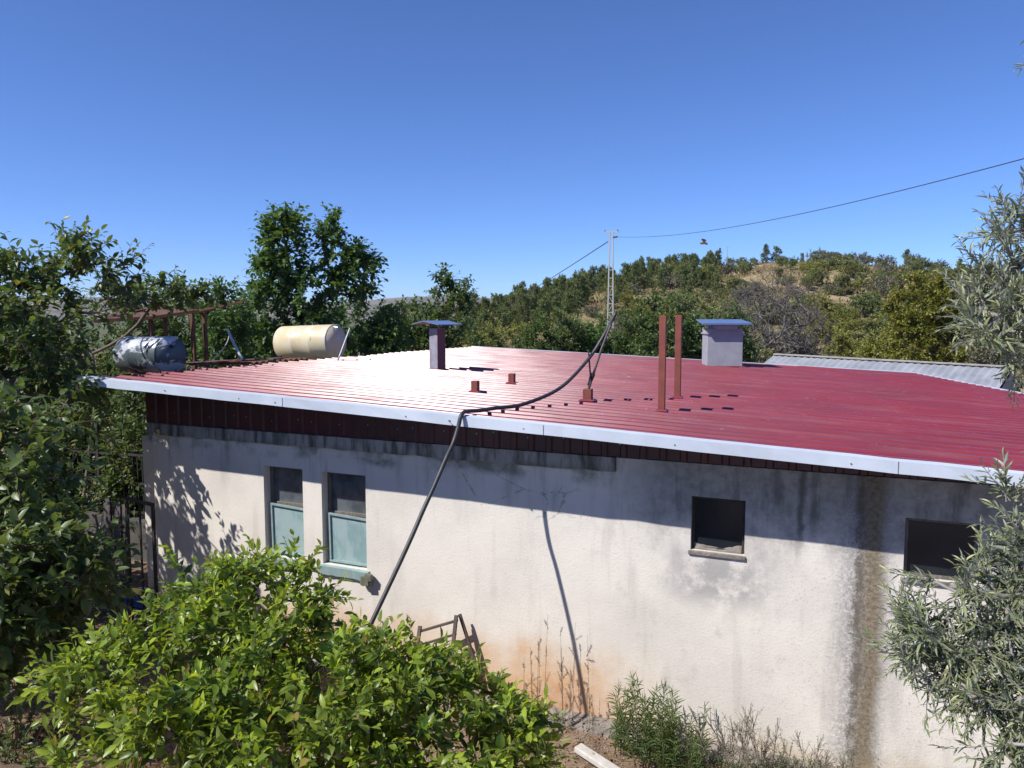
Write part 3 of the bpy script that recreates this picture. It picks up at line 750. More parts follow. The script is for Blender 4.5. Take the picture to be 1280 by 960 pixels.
# footing along the foot of the wall
b = MB(); n = 60; X = np.linspace(-8.4, 5.1, n); rr = np.random.default_rng(12); vs = []
for x in X:
    j = rr.uniform(-.02, .02, 3)
    vs += [(x, WY-.001, -.3), (x, WY-.28+j[0], -.3), (x, WY-.24+j[1], .0+j[2]*.5), (x, WY-.05, .045+j[2]), (x, WY-.001, .06+j[1]*.4)]
fs = [(i*5+q, i*5+q+1, i*5+6+q, i*5+5+q) for i in range(n-1) for q in range(4)]
b.add(vs, fs).build('footing', M['footing'], house, smooth=True)

# chimneys, vents and posts that go through the roof
def on_roof(x, y): return np.array([x, y, roof_z(x, y)])
def upright(name, mat, x, y, w, d, h, ang=0.0, below=.15, parent=None, bevel=.004, taper=0.0):
    p = on_roof(x, y); c, s = math.cos(ang), math.sin(ang); vs = []
    for z, k in ((-below, 1), (h, 1-taper)):
        for sx, sy in ((-1,-1),(1,-1),(1,1),(-1,1)):
            vs.append((p[0]+(sx*w/2*c-sy*d/2*s)*k, p[1]+(sx*w/2*s+sy*d/2*c)*k, p[2]+z))
    return MB().add(vs, [(0,3,2,1),(4,5,6,7),(0,1,5,4),(1,2,6,5),(2,3,7,6),(3,0,4,7)]).build(name, mat, parent or house, bevel=bevel)
def flashing(par, x, y, w, d, ang=0.0):
    p = on_roof(x, y); c, s = math.cos(ang), math.sin(ang); vs = []
    for z, k in ((.028, 1.0), (.034, 1.0), (.012, 1.55), (.004, 1.55)):
        pass
    b = MB()
    for k, z0, z1 in ((1.9, .012, .030),):
        vs = []
        for z, q in ((z0, k), (z1, k*.75)):
            for sx, sy in ((-1,-1),(1,-1),(1,1),(-1,1)):
                vs.append((p[0]+(sx*w/2*c-sy*d/2*s)*q, p[1]+(sx*w/2*s+sy*d/2*c)*q, p[2]+z))
        b.add(vs, [(0,3,2,1),(4,5,6,7),(0,1,5,4),(1,2,6,5),(2,3,7,6),(3,0,4,7)])
    return b.build('base_flashing', M['roof'], par)
# tall thin vent with a small gabled cap; a grey front-left face and a rusty right face
VX, VY = -6.27, 11.42; VA = math.radians(-16)
vent = upright('vent_stack', M['vent_grey'], VX, VY, .19, .19, .70, VA)
c_, s_ = math.cos(VA), math.sin(VA); p0 = on_roof(VX, VY)
loc = lambda a, b_, z, p=p0, c=c_, s=s_: np.array([p[0]+a*c-b_*s, p[1]+a*s+b_*c, p[2]+z])
MB().prism([loc(.0965, -.093, -.1), loc(.0965, .093, -.1), loc(.0965, .093, .69), loc(.0965, -.093, .69)], loc(.099, 0, 0)-loc(.0965, 0, 0)).build('rusty_side', M['vent_red'], vent)
for zz in (.705,):
    for a, b_ in ((-.075, -.075), (.075, -.075), (-.075, .075), (.075, .075)):
        MB().bar(loc(a, b_, .68), loc(a, b_, .79), .025, .025).build('cap_strut', M['vent_red'], vent)
b = MB(); e = .31
b.prism([loc(-e, -.29, .765), loc(-.03, -.29, .815), loc(e, -.29, .755), loc(e, -.29, .768), loc(-.03, -.29, .83), loc(-e, -.29, .778)], loc(0, .29, 0)-loc(0, -.29, 0))
b.build('vent_cap', M['cap_blue'], vent)
# wide pale chimney with an overhanging sheet cap
KX, KY = -2.42, 17.26; KA = math.radians(20.5)
ch = upright('chimney', M['chimney_plaster'], KX, KY, .76, .55, .82, KA, bevel=.012)
p1 = on_roof(KX, KY); c1, s1 = math.cos(KA), math.sin(KA)
loc1 = lambda a, b_, z: loc(a, b_, z, p1, c1, s1)
MB().prism([loc1(-.405, -.30, .70), loc1(.405, -.30, .70), loc1(.405, .30, .70), loc1(-.405, .30, .70)], (0, 0, .035)).build('chimney_collar', M['chimney_plaster'], ch)
MB().bar(loc1(0, 0, .81), loc1(0, 0, .915), .70, .50, up=(c1, s1, 0)).build('cap_neck', M['chimney_plaster'], ch)
for a in ():
    for b_ in (-.22, .22): pass
b = MB()
b.prism([loc1(-.52, -.43, .905), loc1(.52, -.43, .905), loc1(.52, -.43, .935), loc1(.49, .43, 1.015), loc1(-.49, .43, 1.015), loc1(-.52, -.43, .935)], (0, 0, .012))
b = MB(); 
vs = [loc1(-.52, -.45, .90), loc1(.52, -.45, .90), loc1(.50, .45, 1.0), loc1(-.50, .45, 1.0), loc1(-.52, -.45, .945), loc1(.52, -.45, .945), loc1(.50, .45, 1.02), loc1(-.50, .45, 1.02)]
b.add(vs, [(0,3,2,1),(4,5,6,7),(0,1,5,4),(1,2,6,5),(2,3,7,6),(3,0,4,7)]).build('chimney_cap', M['cap_blue'], ch, bevel=.006)
flashing(vent, VX, VY, .13, .13, VA); flashing(ch, KX, KY, .47, .36, KA)
# square steel posts standing through the sheet
for x, y, wd, h in ((-1.897, 8.79, .075, 1.10), (-2.015, 10.31, .080, 1.11)):
    q = upright('steel_post', M['rust_post'], x, y, wd, wd, h, 0.05, bevel=.003); flashing(q, x, y, wd, wd, .05)
for x, y, wd, h in ((-4.345, 8.92, .085, .155), (-4.415, 10.28, .085, .155), (-2.883, 9.10, .105, .155)):
    q = upright('post_stub', M['rust_post'], x, y, wd, wd, h, 0.05, bevel=.003); flashing(q, x, y, wd, wd, .05)

# service mast: bent steel rods welded to the third stub, holding the black supply pipe
MBASE = on_roof(-2.883, 9.10)+np.array([0, 0, .15])
mast = thing('service_mast', 'bent dark steel rods standing on a roof post stub to hold the black pipe', 'mast', MBASE)
TOP = atY(770, 389, 9.35)
MB().tube([MBASE+np.array([.005, 0, -.01]), atY(741, 470, 9.11), atY(752, 436, 9.2), TOP], [.016, .016, .014, .014], 8).build('leaning_rod', M['grey_rod'], mast)
MB().tube([MBASE+np.array([.0, -.01, .05]), atY(738, 470, 9.1), atY(735.5, 437, 9.1)], .011, 8).build('upright_rod', M['grey_rod'], mast)
MB().tube([atY(738.5, 474, 9.085), atY(741.5, 467, 9.085)], .03, 8).build('clamp', M['dark_iron'], mast)
# black pipe: from the rod over the roof edge and down to the ground in front of the wall
E0 = atY(592, 513, 7.15); E1 = np.array([-3.47, 6.86, EYE-1.13])
pts = [TOP+np.array([.01, -.02, -.01]), atY(752, 424, 9.25), atY(733, 452, 9.05), atY(700, 485, 8.5), atY(655, 505, 7.9), atY(620, 510, 7.42), atY(600, 513, 7.12), np.array([-3.462, 6.95, EYE-.952]), np.array([-3.456, 6.84, EYE-.948]), np.array([-3.460, 6.772, EYE-.985]),
       np.array([-3.472, 6.735, EYE-1.09]), np.array([-3.488, 6.66, EYE-1.235])] + [np.array([a, b_, EYE+c]) for a, b_, c in ((-3.50, 6.53, -1.37), (-3.53, 6.33, -1.62), (-3.56, 6.2, -1.79), (-3.63, 5.95, -2.16), (-3.83, 5.35, -3.05), (-3.95, 4.85, -3.75), (-4.02, 4.5, -4.0))]
tag(MB().tube(smooth_path(pts, 8), .021, 10).build('supply_pipe', M['black_pipe'], smooth=True, loc=E1), 'thick black pipe sagging over the roof edge and slanting down the cream wall', 'pipe')
br = MB(); q = atY(585, 521, 6.93)
br.tube([q+np.array([-.01, 0, -.03]), roofp(5.09, -.03, -.03)+np.array([.0, 0, 0]), roofp(5.13, -.03, -.07)], .012, 6)
br.build('pipe_bracket', M['galv'], roof_o)

# ------------------------------------------------------------------ water tanks and their frame on the left
def tank(name, label, a, b, r, skin, endm, strap=None, cat='water tank'):
    a = np.array(a, float); b = np.array(b, float); d = nrm(b-a)
    root = thing(name, label, cat, (a+b)/2-np.array([0, 0, r]))
    t = MB(); pts = []; rs = []
    L = np.linalg.norm(b-a)
    for s_, k in ((0, .96), (.012, 1), (L*.33, 1), (L*.34, 1.012), (L*.36, 1.012), (L*.37, 1), (L*.66, 1), (L*.67, 1.012), (L*.69, 1.012), (L*.70, 1), (L-.012, 1), (L, .985)):
        pts.append(a+d*s_); rs.append(r*k)
    o = t.tube(pts, rs, 40, caps=False).build('shell', skin, root, smooth=True)
    e = MB().tube([b-d*.03, b-d*.012, b-d*.010], [r*.985, r*.985, r*.97], 40).build('end_plate', endm, root)
    MB().tube([a+d*.01, a+d*.03], [r*.95, r*.95], 40).build('end_plate', skin, root)
    MB().tube([b-d*.022, b-d*.004, b-d*.002, b-d*.020], [r*1.018, r*1.018, r*.975, r*.975], 40, caps=False).build('end_rim', skin, root, smooth=True)
    MB().tube([a+d*(L*.5-.02), a+d*(L*.5+.02)], [r*1.004, r*1.004], 40, caps=False).build('seam_band', skin, root, smooth=True)
    return root, d
# silver drum
a = np.array([-9.10, 8.72, EYE-.66]); r = .275
ax = nrm(np.array([-.97, .55, 0]))
b_end = atY(214, 444, 8.55); a_end = b_end+nrm(np.array([-1.0, .10, -.01]))*.98
root, d = tank('silver_water_tank', 'silver and green flaking drum tank lying beside the roof edge at far left', a_end, b_end, .28, M['tank_silver'], M['tank_end'])
MB().tube([b_end+np.array([0, 0, .13]), b_end-d*-.05+np.array([0, 0, .13])], .022, 10).build('outlet', M['dark_iron'], root)
def cradle(label, a, b, r, zb, kk=(.22, .78)):
    a, b = np.array(a), np.array(b); d = nrm(b-a); s = np.cross(d, (0, 0, 1.0)); mid = (a+b)/2
    st = thing('tank_stand', label, 'stand', (mid[0], mid[1], zb))
    for k in kk:
        c = a+(b-a)*k-np.array([0, 0, r+.025])
        MB().bar(c-s*r, c+s*r, .06, .05).build('bearer', M['rust'], st)
        for q in (-.85, .85):
            p = c+s*q*r; MB().bar((p[0], p[1], zb-.02), p-np.array([0, 0, .025]), .05, .05).build('leg', M['rust'], st)
    return st
cradle('rusty stand of angle iron under the silver drum tank', a_end, b_end, .28, EYE-.93, (.25, .85))
yb = atY(420, 427, 12.4); ya = yb+nrm(np.array([-.98, .02, -.035]))*1.28
root, d = tank('yellow_water_tank', 'faded yellow drum tank with peeling grey patches beside the roof', ya, yb, .335, M['tank_yellow'], M['tank_dark_end'])
MB().tube([yb+np.array([-.02, -.05, .29]), yb+np.array([.09, -.05, .27])], .02, 8).build('outlet', M['galv'], root)
cradle('rusty stand of angle iron under the yellow drum tank', ya, yb, .335, -.2)
tag(MB().tube([atY(437, 411, 11.9), atY(424, 446, 11.6), atY(419, 458, 11.4)], .014, 8).build('leaning_rod', M['galv'], loc=atY(424, 446, 11.6)), 'thin pale metal rod leaning at the end of the yellow tank', 'rod')
# rusty pergola / collector frame behind the drums
FR = thing('pergola', 'rusty steel frame with crooked top rails behind the silver drum', 'pergola', (-11.2, 10.6, -.1))
P = lambda x, y, Y: atY(x, y, Y)
def rail(a, b, w=.06, h=.05, name='top_rail', mat='rust'): MB().bar(a, b, w, h).build(name, M[mat], FR)
rail(P(118, 402, 9.6), P(192, 397, 10.2)); rail(P(190, 397, 10.2), P(248, 389, 10.7)); rail(P(246, 389, 10.7), P(304, 377, 10.9), .05, .04)
rail(P(186, 386, 11.2), P(262, 388, 11.4), .05, .04)
rail(P(118, 402, 9.6), P(186, 386, 11.2), .05, .04); rail(P(246, 389, 10.7), P(262, 388, 11.4), .05, .04)
for x, yt, Y, k in ((188, 398, 10.2, 1), (206, 390, 11.2, .7), (240, 391, 10.7, 1), (255, 390, 10.9, 1)):
    t = P(x, yt, Y); MB().bar((t[0]+.10*k, t[1], -.2), t, .06, .06).build('leg', M['rust'], FR)
MB().prism([P(122, 400, 9.65), P(190, 396, 10.2), P(240, 389, 10.75), P(200, 383, 11.9), P(150, 388, 11.3)], (0, 0, .012)).build('sheet', M['rust'], FR)
tag(MB().tube([P(284, 412, 11.5), P(304, 452, 11.1)], .024, 8).build('pipe_prop', M['galv'], loc=P(304, 452, 11.1)), 'short pale pipe leaning behind the rusty debris at the roof edge', 'pipe')
tag(MB().tube(smooth_path([P(287, 414, 11.5), P(284, 428, 11.4), P(272, 444, 11.2), P(262, 452, 11)], 6), .010, 8).build('cable', M['pale_board'], loc=P(272, 444, 11.2)), 'thin pale cable drooping from the leaning pipe', 'cable')
# rusty sheets lying beyond the roof edge
lean = thing('rusty_lean_to', 'low rusty lean-to roof with loose sheets beyond the high roof edge', 'lean-to', (-9.6, 10.3, -.1))
for (x0, y0, x1, y1, z, s_) in ((-10.6, 8.05, -8.95, 10.2, EYE-.93, .02), (-10.7, 10.0, -9.0, 11.45, EYE-.78, .02)):
    vs = []; n = 20
    for i in range(n+1):
        y = y0+(y1-y0)*i/n; h = .018*math.cos(i*math.pi)
        vs += [(x0, y, z+h-.04), (x1, y, z+h+s_)]
    MB().add(vs, [(2*i, 2*i+1, 2*i+3, 2*i+2) for i in range(n)]).build('sheet', M['rust'], lean)
for x, y in ((-10.4, 9.75), (-10.5, 11.3), (-9.1, 8.3), (-9.1, 11.3)): MB().bar((x, y, -.2), (x, y, EYE-.95), .06, .06).build('leg', M['rust'], lean)
rr = np.random.default_rng(31)
for i in range(7):
    y = rr.uniform(8.9, 11.2); x = rr.uniform(-9.4, -8.95); MB().bar((x, y, EYE-.74), (x+rr.uniform(-.35, .1), y+rr.uniform(.1, .45), EYE-.73+rr.uniform(-.03, .03)), rr.uniform(.05, .1), .03).build('loose_board', M['rust' if i % 2 else 'brown_wood'], lean)

# ------------------------------------------------------------------ clutter at the left corner of the house
TW = thing('low_terrace', 'dark low terrace wall carrying the iron railing at far left', 'terrace', (-12.2, 9.7, -.1))
MB().box((-14.6, 9.5, -.3), (-9.75, 9.75, .72)).build('wall', M['dark_stone'], TW, bevel=.02)
MB().box((-14.6, 9.755, -.3), (-9.75, 12.5, .70)).build('floor', M['band'], TW)
rl = thing('iron_railing', 'dark iron railing with thin upright bars on the low terrace', 'railing', (-12, 9.6, .72))
for z in (1.82, 1.32, .80): MB().bar((-14.4, 9.62, z-.04), (-10.0, 9.62, z+.05), .04, .03).build('rail', M['dark_iron'], rl)
b = MB()
for x in np.arange(-14.35, -10.0, .115): b.bar((x, 9.62, .72), (x, 9.62, 1.85), .014, .014, up=(0, 1, 0))
b.build('bars', M['dark_iron'], rl)
for x in (-14.4, -12.2, -10.02): MB().bar((x, 9.62, .72), (x, 9.62, 2.35 if x > -13 and x < -12 else 1.9), .06, .06, up=(0, 1, 0)).build('post', M['dark_iron'], rl)
b = MB(); c0 = atY(150, 735, 8.3); 
bd = thing('leaning_boards', 'dark weathered boards leaning upright beside the house corner', 'boards', (c0[0], 8.3, 0))
for i, (xa, xb, wd) in enumerate(((134, 139, .17), (146, 150, .19), (157, 159, .13))):
    lo = atY(xb, 735, 8.25); lo[2] = .0; hi = atY(xa, 624+i*3, 8.75)
    MB().bar(lo, hi, wd, .03, up=(0, 1, 0)).build('board', M['dark_board'], bd)
stn = thing('iron_trestle', 'thin black iron trestle standing against the house corner', 'trestle', (-9.2, 7.35, 0))
za = EYE+float(ray(160, 623)[2]/ray(160, 623)[1])*7.35
A0 = atY(158, 623, 7.4); B0 = atY(191, 631, 7.3)
MB().bar(A0, B0, .05, .035).build('top_bar', M['dark_iron'], stn)
for p in (A0, B0): MB().bar((p[0], p[1], -.05), p, .035, .035).build('leg', M['dark_iron'], stn)
MB().bar((A0[0]*.5+B0[0]*.5, 7.35, -.05), (A0+B0)/2, .02, .02).build('leg', M['dark_iron'], stn)
hs = [atY(129, 643, 8.2), atY(124, 668, 8.15), atY(126, 705, 8.1), atY(137, 730, 8.0), atY(152, 741, 7.9), atY(175, 735, 7.7), atY(192, 738, 7.5)]
for p in hs: p[2] = max(p[2], .03)
tag(MB().tube(smooth_path(hs, 8), .013, 8).build('garden_hose', M['white_hose'], smooth=True, loc=hs[4]), 'pale garden hose looping down beside the dark boards', 'hose')
p = atY(182, 716, 7.75); p[2] = .0
bt = thing('blue_crate', 'blue plastic crate in the shade at the foot of the house corner', 'crate', p)
b = MB()
for q in range(4):
    z = p[2]+.02+q*.075; k = .22
    b.box((p[0]-k, p[1]-.15, z), (p[0]+k, p[1]-.135, z+.05)); b.box((p[0]-k, p[1]+.135, z), (p[0]+k, p[1]+.15, z+.05))
    b.box((p[0]-k, p[1]-.134, z), (p[0]-k+.015, p[1]+.134, z+.05)); b.box((p[0]+k-.015, p[1]-.134, z), (p[0]+k, p[1]+.134, z+.05))
b.build('slats', M['blue_plastic'], bt)
b = MB()
for sx in (-1, 1):
    for sy in (-1, 1): MB().box((p[0]+sx*.22-.02, p[1]+sy*.15-.02, 0), (p[0]+sx*.22+.02, p[1]+sy*.15+.02, .32)).build('corner_post', M['blue_plastic'], bt)
MB().box((p[0]-.2, p[1]-.13, .005), (p[0]+.2, p[1]+.13, .018)).build('bottom', M['blue_plastic'], bt)
# old wooden frame leaning on the wall behind the lemon tree
wf = thing('wooden_frame', 'old brown wooden trestle frame leaning against the wall behind the lemon tree', 'frame', (-4.1, 7.15, .05))
fa, fb = atY(546, 783, 7.30), atY(570, 776, 7.33)
fa2 = fa+(fa-fb)*.9
MB().bar(fa2, fb+(fb-fa)*.08, .035, .025).build('rail', M['brown_wood'], wf)
MB().bar(fa2-np.array([0, 0, .16]), fb-np.array([0, 0, .15]), .03, .022).build('rail', M['brown_wood'], wf)
for p in (fb, fa2): MB().bar(np.array([p[0]+.04, p[1]-.33, .03]), p+np.array([0, .01, .06]), .036, .036).build('leg', M['brown_wood'], wf)
MB().bar(np.array([fb[0]+.33, 7.40, .08]), fb+np.array([0.02, .05, .06]), .03, .03).build('leg', M['brown_wood'], wf)

# bleached board on the ground at the foot of the wall
p = at(722, 937, 7.15); q = at(776, 962, 6.8); p[2] = .10; q[2] = .06; d_ = nrm(q-p)
tag(MB().bar(p, q+d_*.25, .11, .06).build('bleached_plank', M['pale_board'], bevel=.012, loc=p), 'bleached white plank lying in the litter at the foot of the wall', 'plank')

# ------------------------------------------------------------------ neighbouring roof, poles and wires
sh = thing('neighbour_shed', 'long low block shed with a grey corrugated roof behind the red roof', 'shed', (1, 30, -.7))
R0, R1 = at(968, 444, 33), at(1160, 453, 31); R2 = at(1262, 461, 30)
dr = nrm((R1-R0)*np.array([1, 1, 0])); sd = np.array([dr[1], -dr[0], 0])
b = MB(); vs = []; n = 64; Lr = np.linalg.norm((R2-R0)[:2])
zr = R0[2]; sl_ = (R2[2]-R0[2])/Lr
for i in range(n+1):
    s_ = Lr*i/n; h = .022*math.cos(i*math.pi)
    e = R0+dr*s_; e[2] = zr+sl_*s_+h
    f_ = e+sd*2.6; f_[2] = e[2]-.85
    vs += [e, f_]
b.add(vs, [(2*i, 2*i+1, 2*i+3, 2*i+2) for i in range(n)]).build('roof', M['fibre_roof'], sh)
c0 = R0+sd*2.4; c1 = R0+dr*Lr+sd*2.4; d0 = R0-sd*1.5; d1 = R0+dr*Lr-sd*1.5
b = MB()
for a_, e_, za_, zb_ in ((c0, c1, zr-.88, zr+sl_*Lr-.88), (c0, R0, zr-.88, zr-.1), (c1, R0+dr*Lr, zr+sl_*Lr-.88, zr+sl_*Lr-.1), (R0, R0+dr*Lr, zr-.1, zr+sl_*Lr-.1)):
    b.add([(a_[0], a_[1], -1.5), (e_[0], e_[1], -1.5), (e_[0], e_[1], zb_), (a_[0], a_[1], za_)], [(0, 1, 2, 3)])
b.build('wall', M['shed_wall'], sh)
b = MB(); b.bar(R0+np.array([0, 0, .05]), R0+dr*Lr+np.array([0, 0, sl_*Lr+.05]), .22, .05); b.build('ridge_cap', M['shed_wall'], sh)

PB = at(763, 400, 60); PB[2] = -1.2; PT = at(763, 290, 60)[2]
pole = thing('utility_pole', 'pale lattice utility pole with a short crossarm rising above the trees', 'utility pole', PB)
hz = PT-PB[2]
wid = lambda z: .29-(.29-.12)*(z/hz)
for sx in (-1, 1):
    MB().bar(PB+np.array([sx*wid(0), 0, -.3]), PB+np.array([sx*wid(hz), 0, hz]), .085, .08, up=(0, 1, 0)).build('leg', M['pole_steel'], pole)
b = MB(); z = .6; k = 0
while z < hz-.3:
    MB().bar(PB+np.array([-wid(z), 0, z]), PB+np.array([wid(z), 0, z]), .05, .05).build('rung', M['pole_steel'], pole)
    z2 = z+.8-.25*z/hz
    if z2 < hz-.2 and z < hz*.62: MB().bar(PB+np.array([-wid(z)*(1 if k % 2 else -1), .02, z]), PB+np.array([wid(z2)*(1 if k % 2 else -1), .02, z2]), .035, .035).build('brace', M['pole_steel'], pole)
    z = z2; k += 1
MB().bar(PB+np.array([-.58, 0, hz]), PB+np.array([.58, 0, hz-.02]), .09, .09).build('crossarm', M['pole_steel'], pole)
for sx in (-.5, .5): MB().tube([PB+np.array([sx, 0, hz+.04]), PB+np.array([sx, 0, hz+.16])], [.05, .03], 8).build('insulator', M['insulator'], pole)
INS = at(771.5, 296, 59.6)
MB().tube([PB+np.array([.16, 0, INS[2]-PB[2]]), INS], .06, 8).build('cable_clamp', M['insulator'], pole)
def cable(name, label, a, b, sag, r, n=60, cat='cable'):
    pts = []
    for i in range(n+1):
        t = i/n; p = a+(b-a)*t; p = p.copy(); p[2] -= 4*sag*t*(1-t); pts.append(p)
    return tag(MB().tube(pts, r, 6).build(name, M['wire'], smooth=True, loc=a), label, cat)
cable('overhead_cable', 'dark overhead cable sagging from the lattice pole towards the upper right', INS, at(1700, 80, 18), .8, .0125)
cable('overhead_cable', 'dark overhead cable running from the lattice pole down to the far left', at(760, 302, 60), at(585, 402, 210), .8, .034)

p = hill_at(px_ang(907), 158)
ant = thing('antenna_mast', 'thin antenna mast standing on the crest of the hill', 'mast', p)
MB().tube([p-np.array([0, 0, .3]), p+np.array([0, 0, 5.2])], [.09, .05], 6).build('pole', M['pole_steel'], ant)
MB().bar(p+np.array([-.45, 0, 5.1]), p+np.array([.45, 0, 5.1]), .08, .08).build('crossarm', M['pole_steel'], ant)

# insect in the air in front of the camera
ip = at(880, 304, 1.25)
ins = thing('insect', 'small brown flying insect in the air above the hill', 'insect', ip)
b = MB(); b.tube([ip+np.array([-.0062, 0, -.0008]), ip+np.array([-.005, 0, 0]), ip+np.array([-.002, 0, .0004]), ip+np.array([.001, 0, 0]), ip+np.array([.0035, 0, -.0008]), ip+np.array([.006, 0, -.002])], [.0006, .0018, .0022, .0016, .0019, .0004], 10)
b.build('body', M['insect'], ins, smooth=True)
for sy in (-1, 1):
    q = [ip+np.array([.0, 0, .0016]), ip+np.array([-.004, sy*.004, .0050]), ip+np.array([-.0015, sy*.007, .0066]), ip+np.array([.003, sy*.006, .0052]), ip+np.array([.0028, sy*.002, .0026])]
    MB().prism(q, (0, 0, .0001)).build('wing', M['insect'], ins)

# ------------------------------------------------------------------ garden plants near the house
def gz(x, y): return float(ground_z(x, y))
# lemon tree in front of the wall
lc = lambda x, y, d: at(x, y, d)
LB = [(lc(370, 885, 4.75), (1.00, .85, .55), 134), (lc(470, 850, 4.9), (.75, .7, .42), 83), (lc(215, 860, 5.0), (.70, .6, .40), 73), (lc(330, 770, 5.3), (.50, .5, .36), 62),
      (lc(560, 905, 4.6), (.62, .5, .38), 73), (lc(245, 745, 5.5), (.34, .3, .26), 27), (lc(345, 715, 5.5), (.30, .3, .20), 22), (lc(505, 800, 5.0), (.40, .35, .22), 34),
      (lc(120, 840, 5.2), (.26, .3, .16), 18), (lc(590, 860, 4.8), (.30, .3, .16), 18), (lc(180, 950, 4.5), (.40, .4, .3), 35), (lc(420, 980, 4.2), (.9, .6, .4), 94),
      (lc(625, 940, 4.8), (.25, .3, .22), 17), (lc(430, 775, 5.1), (.22, .2, .20), 13), (lc(655, 905, 5.0), (.10, .12, .08), 4), (lc(395, 700, 5.4), (.08, .1, .14), 4), (lc(98, 800, 5.3), (.08, .08, .12), 4), (lc(525, 790, 5.0), (.12, .12, .12), 6)]
LEMON_TOP = np.array([(-400, 900), (40, 850), (60, 810), (110, 800), (150, 772), (190, 758), (205, 700), (230, 690), (290, 692), (340, 678), (385, 684), (402, 705), (410, 748), (430, 778), (470, 768), (520, 786), (545, 800), (575, 822), (620, 834), (640, 862), (690, 884), (705, 960), (900, 1100)], float)
def look(T):
    d = T-np.array([0, 0, EYE]); z = d@FW; return CX+F_PX*(d@RT)/z, CY-F_PX*(d@UPV)/z
def lemon_shape(T):
    x, y = look(T); return y > np.interp(x, LEMON_TOP[:, 0], LEMON_TOP[:, 1])+24
lx, ly = -2.95, 3.75
plant('lemon_tree', 'bushy lemon tree with bright yellow-green leaves in front of the cream wall', 'tree', (lx, ly, gz(lx, ly)), LB, M['lemon_leaf'], M['green_twig'],
      twig=.0035, rbase=.06, trunk_top=(lx-.05, ly+.1, gz(lx, ly)+.5), shoots=3, slen=.24, m=8, LL=.096, ratio=.46, keep=lemon_shape, seed=11, inner=.5, upb=.5, droop=.16, spread=.85, stems=True, jit=.5, seg=.25, low=-.75, tipvar=.42)
# tall broadleaf tree at the left
tb = lambda x, y, d: at(x, y, d)
def clear_of_house(T):
    """leave out foliage where the photo shows the sun reaching the wall or the roof"""
    t = (WY-T[:, 1])/-SUN[1]*1.0; t = np.where(t > 0, t, 0)
    xw = T[:, 0]-SUN[0]*t; zw = T[:, 2]-SUN[2]*t
    lim = -7.75+np.clip((2.2-zw)*.62, 0, 1.5)
    bad = (T[:, 1] < WY) & (zw > -.1) & (zw < 2.75) & (xw > lim) & (xw < 6)
    tr_ = (T[:, 2]-3.40)/SUN[2]; xr = T[:, 0]-SUN[0]*tr_; yr = T[:, 1]-SUN[1]*tr_
    bad |= (tr_ > 0) & (xr > -8.75) & (yr > 6.6) & (xr < 6)
    tt = (8.4-T[:, 1])/-SUN[1]; xt = T[:, 0]-SUN[0]*tt; zt = T[:, 2]-SUN[2]*tt
    bad |= (tt > 0) & (xt > -10.45) & (xt < -8.9) & (zt > 3.2) & (zt < 4.25)
    return ~bad
TB = [(tb(55, 425, 12.6), (1.35, 1.2, .90), 84), (tb(20, 372, 12.9), (1.0, .9, .72), 62), (tb(60, 345, 12.8), (.7, .7, .5), 36), (tb(85, 352, 12.9), (.62, .7, .46), 26), (tb(-40, 420, 12.0), (1.3, 1.2, 1.2), 50), (tb(74, 312, 13), (.22, .3, .22), 8),
      (tb(108, 322, 13), (.24, .3, .24), 8), (tb(125, 385, 12.6), (.62, .6, .42), 26), (tb(150, 338, 12.8), (.16, .3, .18), 6), (tb(165, 372, 12.4), (.30, .3, .22), 10), (tb(28, 322, 13), (.30, .3, .26), 13), (tb(-5, 325, 13), (.4, .3, .28), 15),
      (tb(90, 455, 11.6), (.52, .5, .44), 26), (tb(30, 490, 10.6), (1.1, .9, .8), 66), (tb(110, 510, 9.6), (.50, .5, .26), 24), (tb(150, 508, 9.4), (.20, .3, .18), 8), (tb(158, 545, 9.4), (.12, .2, .16), 5),
      (tb(20, 590, 9.4), (.95, .8, .8), 80), (tb(80, 575, 9.6), (.5, .5, .4), 28), (tb(30, 700, 8.6), (.75, .7, .6), 64), (tb(-60, 640, 8.2), (1.1, 1.0, 1.2), 80), (tb(85, 655, 9.0), (.30, .4, .30), 13), (tb(10, 800, 7.6), (.5, .5, .4), 40), (tb(60, 740, 8.3), (.45, .4, .34), 30), (tb(-20, 720, 7.6), (.8, .7, .6), 60)]
def left_shape(T):
    x, y = look(T); return clear_of_house(T) & ~((x > 112) & (y > 412) & (y < 478)) & ~((x > 82) & (y > 590) & (y < 690))
tx, ty = -11.6, 6.6
plant('broadleaf_tree', 'dark leafy tree with pale branches filling the left edge beside the roof corner', 'tree', (tx, ty, gz(tx, ty)), TB, M['broad_leaf'], M['bark'],
      twig=.006, rbase=.12, trunk_top=(tx+.1, ty+.15, 1.6), shoots=3, slen=.46, m=9, LL=.155, ratio=.52, seed=21, inner=.45, upb=.45, droop=.5, spread=.95, stems=True, seg=.35, rand=.5, keep=left_shape)
sx_, sy_ = -11.0, 3.6
plant('broadleaf_tree', 'second broad tree just outside the left edge, shading the house corner', 'tree', (sx_, sy_, gz(sx_, sy_)), [((-11, 3.2, 3.4), (1.9, 1.6, 1.5), 150), ((-10.1, 4.2, 2.3), (1.3, 1.1, 1.0), 110), ((-12, 5, 3.5), (1.5, 1.5, 1.5), 90), ((-10.7, 5.3, 2.7), (1.3, 1.3, 1.0), 130), ((-9.9, 4.4, 1.5), (.9, .9, .7), 70), ((-11.6, 6.6, 2.6), (1.3, 1.2, 1.0), 110)], M['broad_leaf'], M['bark'],
      twig=.006, rbase=.10, trunk_top=(sx_, sy_, 1.6), shoots=3, slen=.42, m=9, LL=.15, ratio=.52, seed=23, droop=.4, seg=.4, keep=clear_of_house)
